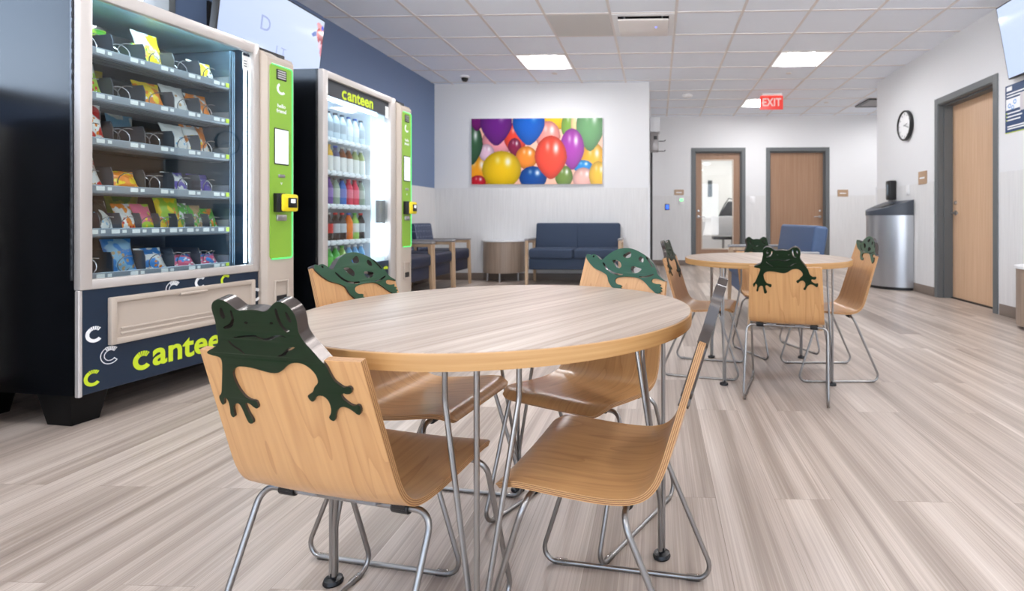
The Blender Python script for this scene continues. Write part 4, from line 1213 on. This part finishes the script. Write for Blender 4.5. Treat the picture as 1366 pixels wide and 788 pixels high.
KINDS = {
 'clear water': ((206, 220, 228), (170, 180, 188), (70, 74, 82)), 'blue-capped water': ((214, 226, 232), (232, 238, 242), (40, 80, 150)),
 'brown tea': ((132, 76, 40), (236, 236, 232), (210, 206, 200)), 'golden tea': ((206, 140, 40), (236, 234, 226), (220, 150, 40)), 'yellow juice': ((236, 186, 50), (236, 236, 232), (236, 190, 40)), 'blue-topped tea': ((90, 84, 120), (236, 236, 236), (60, 80, 190)), 'pale green tea': ((168, 178, 120), (236, 238, 232), (230, 230, 230)),
 'green soda': ((60, 170, 90), (120, 200, 130), (40, 150, 70)), 'purple soda': ((104, 70, 150), (150, 120, 190), (90, 60, 130)), 'grey-green sports drink': ((150, 170, 150), (196, 206, 196), (110, 110, 110)), 'blue sports drink': ((60, 110, 190), (120, 130, 200), (40, 40, 60)), 'pink soda': ((222, 60, 90), (236, 120, 140), (200, 40, 70)), 'dark soda': ((40, 30, 30), (150, 156, 160), (40, 40, 44)),
 'red-labelled cola': ((46, 26, 22), (206, 36, 36), (190, 190, 190)), 'silver-labelled cola': ((46, 26, 22), (196, 200, 204), (210, 50, 50)), 'orange soda': ((240, 120, 30), (240, 130, 30), (40, 90, 190)), 'lime soda': ((150, 200, 90), (230, 236, 230), (80, 170, 60)),
 'bright green soda': ((60, 176, 60), (90, 200, 70), (240, 240, 240)), 'blue water': ((120, 180, 226), (50, 130, 210), (240, 240, 240)),
}
ROWS = [
 ['clear water'] * 5 + ['blue-capped water'] * 2 + ['clear water'],
 ['pale green tea', 'golden tea', 'yellow juice', 'blue-topped tea', 'brown tea', 'brown tea', 'pale green tea', 'pale green tea'],
 ['dark soda', 'green soda', 'purple soda', 'grey-green sports drink', 'blue sports drink', 'pink soda', 'pink soda', 'grey-green sports drink'],
 ['lime soda', 'red-labelled cola', 'red-labelled cola', 'silver-labelled cola', 'silver-labelled cola', 'orange soda', 'lime soda', 'silver-labelled cola'],
 ['blue water', 'bright green soda', 'bright green soda', 'bright green soda', 'lime soda', 'blue water', 'blue water', 'blue water'],
]
HT = [.2, .195, .2, .205, .19]
ORD2 = ['top', 'second', 'third', 'fourth', 'lowest']
NTH = ['first', 'second', 'third', 'fourth', 'fifth', 'sixth', 'seventh', 'eighth']
protos = {}
for ri, row in enumerate(ROWS):
    for k, kd in enumerate(row):
        key = (kd, ri)
        if key not in protos:
            hh = HT[ri]
            o = protos[key] = bottle_proto(hh, .0305, *KINDS[kd], lab=(.08, .6) if ri in (1,) else (.3, .62))
        else: o = copy_tree(protos[key])
        p = MV2 @ Vector((.065 + k * .0765 + .033, .125, SHZ[ri] + .0005)); o.location = p; o.rotation_euler = (0, 0, PI / 2 - VB)
        o['label'] = f'{kd} bottle, {ORD2[ri]} shelf of the drinks machine, {NTH[k]} from the hinge side'

# ------------------------------------------------------------------ televisions
def attr_emit(name, strength, rough=.08):
    m, nt, b = new_mat(name)
    at = nt.nodes.new('ShaderNodeAttribute'); at.attribute_name = 'pic'
    nt.links.new(at.outputs['Color'], b.inputs['Emission Color']); b.inputs['Emission Strength'].default_value = strength
    b.inputs['Base Color'].default_value = (0.01, .01, .012, 1); b.inputs['Roughness'].default_value = rough
    return m
def attr_mat(name, rough=.4):
    m, nt, b = new_mat(name)
    at = nt.nodes.new('ShaderNodeAttribute'); at.attribute_name = 'pic'
    nt.links.new(at.outputs['Color'], b.inputs['Base Color']); b.inputs['Roughness'].default_value = rough
    return m
def picture(name, w, h, nx, ny, fn, m, M, parent=None):
    """flat printed picture: grid of nx x ny cells coloured by fn(u,v) arrays (u right, v down, 0..1), sRGB"""
    xs = np.linspace(-w / 2, w / 2, nx + 1); zs = np.linspace(h / 2, -h / 2, ny + 1)
    X, Z = np.meshgrid(xs, zs)
    co = np.stack([X.ravel(), Z.ravel(), np.zeros(X.size)], 1)
    idx = np.arange((nx + 1) * (ny + 1)).reshape(ny + 1, nx + 1)
    q = np.stack([idx[1:, :-1].ravel(), idx[1:, 1:].ravel(), idx[:-1, 1:].ravel(), idx[:-1, :-1].ravel()], 1)
    me = bpy.data.meshes.new(name)
    me.vertices.add(len(co)); me.vertices.foreach_set('co', co.ravel())
    me.loops.add(q.size); me.loops.foreach_set('vertex_index', q.ravel())
    me.polygons.add(len(q)); me.polygons.foreach_set('loop_start', np.arange(0, q.size, 4)); me.polygons.foreach_set('loop_total', np.full(len(q), 4))
    me.update()
    U, V = np.meshgrid(np.linspace(0, 1, nx + 1), np.linspace(0, 1, ny + 1))
    c = fn(U.ravel(), V.ravel()) / 255.0
    c = np.where(c <= .04045, c / 12.92, ((np.clip(c, 0, 1) + .055) / 1.055) ** 2.4)
    at = me.color_attributes.new('pic', 'FLOAT_COLOR', 'POINT')
    at.data.foreach_set('color', np.concatenate([c, np.ones((len(c), 1))], 1).ravel())
    me.transform(M)
    return obj(name, me, m, parent, sm=False)
def tv(label, loc, rz, tilt, w, h, fn, strength):
    t = thing('television', label, 'television', loc, rz)
    t.rotation_euler = (0, 0, rz)
    Mt = Matrix.Rotation(tilt, 4, 'X')
    bm = BM(); box(bm, -w / 2, w / 2, 0, .045, 0, h, bev=.004, M=Mt); obj('casing', bm, M_blackp, t)
    picture('screen', w - .02, h - .022, 120, 70, fn, attr_emit('tv_picture', strength), Mt @ Matrix.Translation((0, -.0008, h / 2)) @ Matrix.Rotation(PI / 2, 4, 'X'), t)
    bm = BM()
    far = .045 + max(.02, h * .5 * math.sin(abs(tilt)) + .02)
    box(bm, -.12, .12, .045, .06, h * .3, h * .7, M=Mt)
    obj('bracket_plate', bm, M_blackp, t, sm=False)
    return t
def lerp(a, b, t_): return np.array(a)[None, :] * (1 - t_[:, None]) + np.array(b)[None, :] * t_[:, None]
def scr_left(u, v):
    c = lerp((190, 208, 246), (214, 226, 252), np.clip(.5 * u + .6 * (1 - v), 0, 1))
    def blob(cx_, cy_, rx, ry, a, col):
        dx, dy = (u - cx_) * 1.77, v - cy_
        x = dx * math.cos(a) + dy * math.sin(a); y = -dx * math.sin(a) + dy * math.cos(a)
        m_ = (x / rx) ** 2 + (y / ry) ** 2 < 1
        c[m_] = col
    blob(.97, .12, .11, .05, .5, (236, 170, 176)); blob(.90, .22, .07, .03, -.5, (40, 84, 170))
    blob(.955, .22, .055, .10, -.3, (190, 60, 62)); blob(.985, .27, .05, .13, -.2, (150, 40, 60)); blob(1.0, .40, .04, .09, -.1, (222, 140, 156)); blob(.97, .34, .025, .06, 0, (236, 214, 230))
    blob(.985, .10, .03, .03, 0, (60, 90, 220))
    return c
def scr_right(u, v):
    return lerp((196, 214, 250), (222, 232, 252), np.clip(.3 + .5 * u - .2 * v, 0, 1))
LW, LH = 1.06, .62
tl = tv('wall television above the vending machines, pale blue screen with faint letters', (-2.82, 3.875, 1.875), PI / 2, .12, LW, LH, scr_left, .92)
M_scrt = emit('screen_letters', (172, 186, 232), .82)
Mt = Matrix.Rotation(.12, 4, 'X')
for s, x, z, sz in (('D', -.12, .36, .15), ('I T', .06, .215, .1)):
    art('screen_text', text_mesh(s, sz, .0004), M_scrt, Mt @ facing((x, -.0018, z)), tl)
trv = tv('television high on the clock wall, cut by the picture edge, above the poster', (2.995, 4.764 - .53, 2.04), -PI / 2, .172, 1.06, .62, scr_right, .92)
# wall arms
bm = BM(); box(bm, -.08, .08, .07, .318, .3, .42, bev=.004); box(bm, -.2, .2, .305, .3185, .22, .5); obj('wall_arm', bm, M_blackp, tl)
bm = BM(); box(bm, -.1, .1, .02, .064, .12, .3, bev=.004); obj('wall_arm', bm, M_blackp, trv)
bm = BM(); box(bm, -.05, .1, .0, .064, -.06, .0, bev=.004); obj('cable_box', bm, M_white, trv)

# ------------------------------------------------------------------ balloon picture
BALLOONS = [
 (870, 50, 140, 120, (252, 194, 24), 0), (990, 140, 80, 130, (120, 164, 60), 0), (1040, 120, 40, 120, (250, 210, 150), 0), (130, 560, 140, 170, (250, 166, 26), 0), (330, 270, 150, 130, (246, 160, 170), 0), (220, 380, 70, 80, (238, 200, 220), 0),
 (490, 250, 110, 150, (238, 66, 44), 1), (480, 330, 62, 84, (136, 22, 66), 1), (790, 230, 112, 140, (250, 156, 146), 0), (1200, 460, 120, 170, (254, 184, 34), 0), (590, 425, 100, 105, (255, 146, 36), 0),
 (85, 300, 100, 190, (58, 100, 66), 1), (130, 70, 70, 110, (120, 22, 112), 1), (310, 110, 148, 205, (112, 30, 136), 1), (610, 110, 150, 205, (6, 96, 200), 1), (1175, 150, 128, 220, (98, 158, 98), 1),
 (1110, 510, 90, 60, (10, 140, 220), 0), (1010, 350, 112, 190, (172, 54, 176), 1), (935, 600, 82, 100, (116, 146, 60), 0), (1115, 620, 100, 100, (250, 190, 178), 0), (1250, 590, 85, 130, (254, 196, 34), 0),
 (650, 610, 128, 106, (6, 76, 160), 0), (815, 425, 148, 200, (252, 74, 48), 1), (360, 535, 180, 172, (250, 206, 16), 0), (140, 650, 74, 64, (206, 26, 44), 0)]
def balloons(u, v):
    x = 80 + u * 1208; y = 65 + v * 605
    c = np.tile(np.array([250., 196., 170.]), (len(x), 1))
    for (cx_, cy_, rx, ry, col, tip) in BALLOONS:
        dx = (x - cx_) / rx; dy = (y - cy_) / ry
        sq = 1 - (.42 * np.clip(dy, 0, 1) ** 1.6 if tip else 0)
        r2 = (dx / sq) ** 2 + dy ** 2
        m_ = r2 < 1
        sh = (.62 + .38 * np.sqrt(np.clip(1 - r2, 0, 1)))[:, None]
        cc = np.array(col)[None, :] * sh
        for (hx, hy, hs, k) in ((.32, -.42, .20, .9), (-.2, -.5, .16, .45)):
            hl = np.exp(-(((dx - hx) / hs) ** 2 + ((dy - hy) / (hs * 1.5)) ** 2) * 1.5)[:, None] * k
            cc = cc * (1 - hl) + 255 * hl
        c[m_] = cc[m_]
    return np.clip(c, 0, 255)
t = thing('balloon_picture', 'wide unframed picture of colourful balloons on the back wall', 'picture', (-1.68, YB, 1.8))
bm = BM(); box(bm, -.92, .92, -.035, -.0005, -.46, .46, bev=.001, seg=1); obj('canvas', bm, M_white, t, sm=False)
picture('print', 1.838, .918, 300, 150, balloons, attr_mat('balloon_print', .25), facing((0, -.0358, 0)), t)

# ------------------------------------------------------------------ seating
def arm_piece(x, depth, wtop=.05):
    """wooden arm with two tapered legs; front is -y"""
    bm = BM()
    fy, ry = -depth + .03, -.08
    for (yt, yb) in ((fy + .02, fy), (ry - .02, ry + .03)):
        v = box(bm, x - .019, x + .019, -.02, .02, 0, .575, bev=.004, seg=1)
        for q in v:
            k = q.co.z / .575
            q.co.y = q.co.y * (.75 + .35 * k) + yb + (yt - yb) * k
    box(bm, x - .02, x + .02, fy + .01, ry, .545, .58, bev=.004, seg=1)
    box(bm, x - .015, x + .015, fy + .01, ry, .2, .24, bev=.003, seg=1)
    return bm
def cushion(x0, x1, y0, y1, z0, z1, bev=.03, M=None):
    bm = BM(); box(bm, x0, x1, y0, y1, z0, z1, bev=bev, seg=4, M=M); return bm
def seat(kind, w, seats, label, cat, loc, rz, group, fab, fabback=None, depth=.62):
    t = thing(kind, label, cat, loc, rz, group)
    for s in (-1, 1):
        x = s * (w / 2 - .022)
        a = obj('arm', arm_piece(x, depth), M_oak, t)
        bm = BM(); box(bm, x - .027, x + .027, -depth + .02, -.06, .578, .602, bev=.008, seg=3); obj('arm_cap', bm, mat('arm_cap_grey', (150, 148, 148), .45), a)
    xi = w / 2 - .046
    obj('seat_base', cushion(-xi, xi, -depth + .05, -.03, .2, .345, .012), fab, t)
    for k in range(seats):
        a0 = -xi + 2 * xi * k / seats; a1 = -xi + 2 * xi * (k + 1) / seats
        obj('seat_cushion', cushion(a0 + .002, a1 - .002, -depth + .02, -.1, .335, .475, .035), fab, t)
    Mb = Matrix.Translation((0, -.1, .44)) @ Matrix.Rotation(-.16, 4, 'X')
    for k in range(seats):
        a0 = -xi + 2 * xi * k / seats; a1 = -xi + 2 * xi * (k + 1) / seats
        ov = .012
        obj('back_cushion', cushion(a0 - (.0 if k == 0 else ov), a1 + (ov if k < seats - 1 else 0), -.04, .07, -.06, .365, .028, Mb), fabback or fab, t)
    return t
def back_fabric():
    m, nt, b = new_mat('patterned_fabric')
    tc = nt.nodes.new('ShaderNodeTexCoord'); mp = nt.nodes.new('ShaderNodeMapping'); mp.inputs['Rotation'].default_value = (PI / 2, 0, PI / 2)
    br = nt.nodes.new('ShaderNodeTexBrick'); br.inputs['Scale'].default_value = 1; br.inputs['Brick Width'].default_value = .14; br.inputs['Row Height'].default_value = .04
    br.inputs['Mortar Size'].default_value = .004; br.inputs['Color1'].default_value = rgb(46, 56, 82); br.inputs['Color2'].default_value = rgb(58, 70, 98); br.inputs['Mortar'].default_value = rgb(132, 140, 160)
    sw = nt.nodes.new('ShaderNodeSeparateXYZ'); cb = nt.nodes.new('ShaderNodeCombineXYZ')
    nt.links.new(tc.outputs['Object'], sw.inputs[0]); nt.links.new(sw.outputs['Z'], cb.inputs['X']); nt.links.new(sw.outputs['X'], cb.inputs['Y'])
    nt.links.new(cb.outputs[0], br.inputs['Vector']); nt.links.new(br.outputs['Color'], b.inputs['Base Color']); b.inputs['Roughness'].default_value = .85
    return m
M_patt = back_fabric()
seat('loveseat', 1.25, 2, 'navy loveseat with wood arms below the balloon picture', 'loveseat', (-1.085, YB - .06, 0), 0, None, M_fabric, depth=.56)
seat('loveseat', 1.25, 1, 'bright blue bench seat behind the farther table, turned sideways', 'loveseat', (1.30, 4.83, 0), -PI / 2, None, M_bluevin, depth=.62)
for k, (y, lab) in enumerate(((6.87, 'navy wood-armed armchair nearest the drum table in the corner'), (6.26, 'navy wood-armed armchair in the middle of the row along the blue wall'), (5.65, 'navy wood-armed armchair half hidden by the drinks machine'))):
    seat('armchair', .6, 1, lab, 'armchair', (XL + .06, y, 0), PI / 2, 'armchairs along the blue wall', M_fabric_dark, M_patt, depth=.62)

# half-drum tables
M_drum = door_wood('drum_laminate', (140, 122, 108), (160, 142, 126), 0)
def half_drum(label, loc, rz, r, h, zb):
    t = thing('side_table', label, 'side table', loc, rz, 'half-round drum side tables')
    def D(rr): return [(rr * math.cos(PI + PI * k / 28), rr * math.sin(PI + PI * k / 28)) for k in range(29)]
    bm = BM(); prism(bm, D(r - .012), zb, h - .02); obj('drum', bm, M_drum, t, ang=30)
    bm = BM(); prism(bm, D(r), h - .02, h); obj('top', bm, M_white, t, ang=30)
    for a in (200, 270, 340):
        bm = BM(); x, y = (r - .07) * math.cos(R(a)), (r - .07) * math.sin(R(a))
        tube(bm, [(x, y, 0), (x, y, zb + .001)], .014, 12); obj('leg', bm, M_chrome, t)
    return t
half_drum('brown half-round drum table with white top between armchairs and loveseat', (-2.14, YB - .014, 0), 0, .3, .565, .12)
half_drum('brown half-round drum table cut by the picture edge, below the poster', (XR - .014, 4.27, 0), -PI / 2, .27, .49, .03)

# trash can
t = thing('trash_can', 'half-round brushed steel trash can with dark sloping lid', 'trash can', (XR - .014, 6.98, 0), -PI / 2)
r = .385
def Dp(rr, n=40): return [(rr * math.cos(PI + PI * k / n), rr * 1.0 * math.sin(PI + PI * k / n)) for k in range(n + 1)]
bm = BM(); prism(bm, Dp(r - .012), 0, .035); obj('base_ring', bm, M_blackp, t, ang=30)
bm = BM(); prism(bm, Dp(r), .035, .9); obj('body', bm, mat('brushed_steel', (186, 188, 192), .32, metal=.9), t, ang=30)
bm = BM()
vs = prism(bm, Dp(r + .008), .9, .97)
for v in vs:
    if v.co.z > .95: v.co.z = .955 + (v.co.y + r) / r * .13
obj('lid', bm, mat('lid_grey', (62, 68, 78), .4), t, ang=30)
bm = BM(); vs = box(bm, -.17, .17, -.27, -.12, 0, .006, bev=.002, seg=1)
for v in vs: v.co.z += .955 + (v.co.y + r) / r * .13
obj('opening_flap', bm, M_blackp, t)

# ------------------------------------------------------------------ wall items
t = thing('wall_clock', 'round white wall clock with black rim beside the door', 'clock', (XR, 6.79, 2.0), -PI / 2)
FX = Matrix.Rotation(PI / 2, 4, 'X')
bm = BM(); lathe(bm, [(0, 0.0005), (.175, 0.0005), (.182, .01), (.182, .045), (.172, .052), (.166, .045), (.166, .03)], 48, M=FX); obj('rim', bm, M_blackp, t)
bm = BM(); lathe(bm, [(.167, .03), (0, .031)], 48, M=FX); obj('dial', bm, mat('dial_white', (240, 241, 242), .4), t)
bm = BM()
for k in range(12):
    a = 2 * PI * k / 12
    box(bm, -.004, .004, .125, .152, .031, .033, M=FX @ Matrix.Rotation(a, 4, 'Z'))
obj('hour_mark', bm, mat('mark_grey', (130, 132, 136), .5), t, sm=False)
for nm, L_, a in (('hour_hand', .075, -80), ('minute_hand', .12, -110)):
    bm = BM(); box(bm, -.004, .004, -.02, L_, .034, .036, M=FX @ Matrix.Rotation(R(a), 4, 'Z')); obj(nm, bm, mat('hand_grey', (90, 92, 96), .5), t, sm=False)
def wall_sign(label, loc, rz, w, h):
    t = thing('room_sign', label, 'sign', loc, rz, 'brown room signs')
    bm = BM(); box(bm, -w / 2, w / 2, -.012, -.0005, -h / 2, h / 2, bev=.002, seg=1); obj('sign_plate', bm, mat('sign_brown', (176, 146, 118), .4), t)
    bm = BM(); box(bm, -w * .3, w * .3, -.0135, -.0115, -.012, .006); obj('sign_lettering', bm, M_whitet, t, sm=False)
wall_sign('small brown room sign between the clock and the open-framed door', (XR, 6.39, 1.33), -PI / 2, .19, .15)
wall_sign('small brown room sign beside the glazed far door', (.4, YF, 1.35), 0, .175, .1)
wall_sign('small brown room sign beside the plain far door', (3.385, YF, 1.33), 0, .19, .125)
def plate(name, label, cat, loc, rz, w, h, m, extra=None, d=.012):
    t = thing(name, label, cat, loc, rz)
    bm = BM(); box(bm, -w / 2, w / 2, -d, 0, -h / 2, h / 2, bev=.003, seg=2); obj('plate', bm, m, t)
    if extra: extra(t, d)
    return t
def rocker(t, d):
    bm = BM(); box(bm, -.016, .016, -d - .005, -d + .001, -.033, .033, bev=.002, seg=1); obj('rocker', bm, M_white, t)
plate('light_switch', 'white light switch between the two far doors', 'light switch', (1.745, YF - .006, 1.205), 0, .09, .13, M_white, rocker)
plate('light_switch', 'white light switch on the clock wall above the trash can', 'light switch', (XR - .0, 6.76, 1.21), -PI / 2, .08, .12, M_white, rocker)
def led(t, d):
    bm = BM(); box(bm, -.03, .03, -d - .002, -d + .001, 0, .04); obj('lit_button', bm, emit('green_button', (120, 255, 150), 1.6), t, sm=False)
plate('door_control', 'white control plate with green light beside the glazed far door', 'door control', (.445, YF - .006, 1.19), 0, .085, .13, M_white, led)
def bl(t, d):
    bm = BM(); box(bm, -.028, .028, -d - .002, -d + .001, -.04, .04, bev=.004); obj('lit_button', bm, emit('blue_button', (60, 110, 255), 1.5), t)
plate('call_button', 'bright blue call button on the far wall', 'call button', (.183, YF - .006, 1.08), 0, .08, .11, M_blackp, bl)
t = thing('soap_dispenser', 'black hand sanitizer dispenser on the wall above the trash can', 'dispenser', (XR, 7.13, 1.1))
t.rotation_euler = (0, 0, -PI / 2)
bm = BM(); box(bm, -.06, .06, -.1, -.0005, .0, .25, bev=.02, seg=3); obj('housing', bm, M_blackp, t)
bm = BM(); box(bm, -.03, .03, -.104, -.095, .06, .2, bev=.006); obj('window_strip', bm, mat('smoke_strip', (110, 124, 134), .1), t)
bm = BM(); box(bm, -.03, .03, -.08, -.04, -.02, .002, bev=.004); obj('nozzle', bm, M_grey, t)
# poster
t = thing('poster', 'navy and white information poster below the wall television', 'poster', (XR, 4.905, 1.6), -PI / 2)
PW, PH = .46, .415
bm = BM(); box(bm, 0, PW, -.003, -.0005, 0, PH); obj('poster_sheet', bm, mat('poster_navy', (30, 62, 104), .45), t, sm=False)
bm = BM(); box(bm, .012, PW - .012, -.0042, -.0025, .2, .295); obj('picture_band', bm, M_whitet, t, sm=False)
bm = BM(); box(bm, .02, .09, -.0042, -.0025, .365, .40)
for z, L_ in ((.335, .3), (.31, .34), (.165, .2), (.135, .22), (.105, .2), (.05, .38), (.03, .34)): box(bm, .03 if z < .2 else .02, L_, -.0042, -.0025, z, z + .011)
obj('poster_lettering', bm, M_whitet, t, sm=False)
bm = BM()
for (x, z, rr) in ((.06, .235, .02), (.13, .26, .02), (.1, .215, .018)): lathe(bm, [(rr * .6, .0046), (rr, .0046)], 16, M=Matrix.Translation((x, 0, z)) @ FX)
obj('poster_icon', bm, mat('icon_blue', (60, 150, 220), .5), t, sm=False)
bm = BM(); box(bm, .2, .3, -.0056, -.004, .17, .32); obj('photo_inset', bm, mat('inset_pale', (206, 200, 206), .4), t, sm=False)
bm = BM()
for z in (.167, .137, .107): box(bm, .014, .024, -.0042, -.0025, z, z + .01)
box(bm, 0, PW, -.0042, -.0025, 0, .006)
obj('poster_bullet', bm, M_limet, t, sm=False)
# boxes on the passage corner
t = thing('wall_dispenser', 'white box over grey unit with two hooks at the passage corner', 'wall unit', (XRET, 8.2, 1.85))
bm = BM(); box(bm, .0005, .15, -.12, .12, .3, .53, bev=.006); obj('white_box', bm, mat('pale_box', (206, 208, 212), .4), t)
bm = BM(); box(bm, .0005, .13, -.1, .1, .02, .3, bev=.006); obj('grey_box', bm, mat('unit_grey', (140, 136, 136), .35, metal=.4), t)
for z in (.02, .17):
    bm = BM(); tube(bm, fillet([(.1, -.05, z), (.22, -.05, z), (.235, -.05, z + .02)], .01), .006, 8); obj('hook', bm, M_blackp, t)
bm = BM(); box(bm, .06, .11, -.108, -.095, .19, .24, bev=.004); obj('lens', bm, M_blackp, t)

# office contents seen through the glazed door
t = thing('office_chair', 'white chair with black seat in the office behind glazed door', 'chair', (1.36, 11.3, 0))
bm = BM(); box(bm, -.22, .22, .16, .2, .52, .92, bev=.015); obj('backrest', bm, M_white, t)
bm = BM(); box(bm, -.22, .22, -.2, .2, .44, .5, bev=.02); obj('seat', bm, M_blackp, t)
bm = BM(); tube(bm, [(0, 0, .06), (0, 0, .45)], .025, 12); tube(bm, [(.2, .18, .3), (.2, .18, .7)], .014, 8); obj('post', bm, M_grey, t)
for k in range(5):
    a = 2 * PI * k / 5; bm = BM(); tube(bm, [(0, 0, .09), (.26 * math.cos(a), .26 * math.sin(a), .05)], .018, 8); lathe(bm, [(0, 0), (.02, 0), (.025, .02), (.02, .05), (0, .05)], 10, M=Matrix.Translation((.26 * math.cos(a), .26 * math.sin(a), 0))); obj('leg', bm, M_blackp, t)
t = thing('counter', 'white office counter with wood end behind the glazed door', 'counter', (1.25, 12.6, 0))
bm = BM(); box(bm, -.7, 1.2, -.3, .3, 0.0, .86, bev=.004); obj('body', bm, M_white, t)
bm = BM(); box(bm, -.72, -.7, -.3, .3, 0, .86); obj('end_panel', bm, M_oak, t, sm=False)
bm = BM(); box(bm, -.74, 1.22, -.33, .3, .86, .9, bev=.004); obj('worktop', bm, M_white, t)
t = thing('handbag', 'black bag standing on the office counter behind glazed door', 'bag', (1.62, 12.42, .9))
bm = BM(); vs = box(bm, -.25, .2, -.1, .1, 0, .36, bev=.03, seg=3)
for v in vs: v.co.x = v.co.x * (1 - .55 * v.co.z / .36) + .1 * v.co.z / .36
obj('body', bm, M_blackp, t)
bm = BM(); tube(bm, [(-.2, 0, .08), (-.1, 0, .28), (.0, 0, .43), (.1, 0, .4), (.13, 0, .3)], .012, 8); obj('strap', bm, M_blackp, t)
for lab, x, z in (('dark framed picture on the office wall, the lower one', .98, 1.62), ('dark framed picture on the office wall, the higher one', 1.82, 1.86)):
    bm = BM(); box(bm, x + .28, x + .38, 13.57, 13.599, z - .2, z + .2, bev=.004)
    tag(obj('wall_picture', bm, mat('pic_dark', (70, 76, 78), .5)), lab, 'picture', 'office wall pictures')

# unseen cabinet added beside the first machine to darken its glossy side's reflection
t = thing('added_dark_cabinet', 'unseen added black cabinet, darkening the reflection in the snack machine side', 'cabinet', (XL + .02, 1.1, 0))
bm = BM(); box(bm, 0, .55, -.9, .86, .08, 1.32, bev=.006); obj('body', bm, M_blackp, t)
bm = BM(); box(bm, .02, .5, -.88, .84, 0, .08); obj('plinth', bm, M_blackp, t, sm=False)
for y0, y1 in ((-.88, -.03), (-.01, .84)):
    bm = BM(); box(bm, .551, .57, y0, y1, .1, 1.3, bev=.003); dd = obj('door', bm, M_blackp, t)
    bm = BM(); yy = -.09 if y0 < -.5 else .05; tube(bm, [(.57, yy, .7), (.6, yy, .7), (.6, yy, .86), (.57, yy, .86)], .006, 8); obj('handle', bm, M_chrome, dd)

# ------------------------------------------------------------------ world (daylight outside the window)
wd = bpy.data.worlds.new('World'); SC.world = wd; wd.use_nodes = True
wn = wd.node_tree; bg = wn.nodes['Background']
wt = wn.nodes.new('ShaderNodeTexCoord'); ws = wn.nodes.new('ShaderNodeSeparateXYZ'); wr = wn.nodes.new('ShaderNodeMapRange')
wr.inputs['From Min'].default_value = -1; wr.inputs['From Max'].default_value = 1
wn.links.new(wt.outputs['Generated'], ws.inputs[0]); wn.links.new(ws.outputs['Z'], wr.inputs['Value'])
# brightness added below the horizon to lift the ceiling, hazy bright sky above
wc = wn.nodes.new('ShaderNodeValToRGB'); e = wc.color_ramp.elements
e[0].position = .0; e[0].color = (1.36, 1.36, 1.37, 1); e[1].position = .49; e[1].color = (1.36, 1.36, 1.37, 1)
for p_, c_ in ((.51, (.52, .60, .70, 1)), (.60, (.36, .46, .60, 1)), (.75, (.14, .20, .32, 1))):
    q_ = e.new(p_); q_.color = c_
wn.links.new(wr.outputs[0], wc.inputs['Fac']); wn.links.new(wc.outputs['Color'], bg.inputs['Color']); bg.inputs['Strength'].default_value = 5.5

# ------------------------------------------------------------------ camera
cam = bpy.data.cameras.new('Camera'); co = bpy.data.objects.new('Camera', cam); COL.objects.link(co)
co.location = (0, 0, .85); co.rotation_euler = (PI / 2, 0, .0383)
cam.sensor_fit = 'HORIZONTAL'; cam.sensor_width = 36; cam.lens = 726 * 36 / 1366
cam.shift_x = (683 - 849) / 1366; cam.shift_y = -(394 - 292.6) / 1366
cam.clip_start = .02
cam.dof.use_dof = True; cam.dof.focus_distance = 1.35; cam.dof.aperture_fstop = 4.5
SC.camera = co
SC.view_settings.view_transform = 'Standard'; SC.view_settings.look = 'None'; SC.view_settings.gamma = 1; SC.view_settings.use_curve_mapping = False
SC.view_settings.exposure = 0.27
SC.cycles.max_bounces = 10; SC.cycles.transparent_max_bounces = 16; SC.cycles.diffuse_bounces = 6
SC.cycles.sample_clamp_indirect = 6
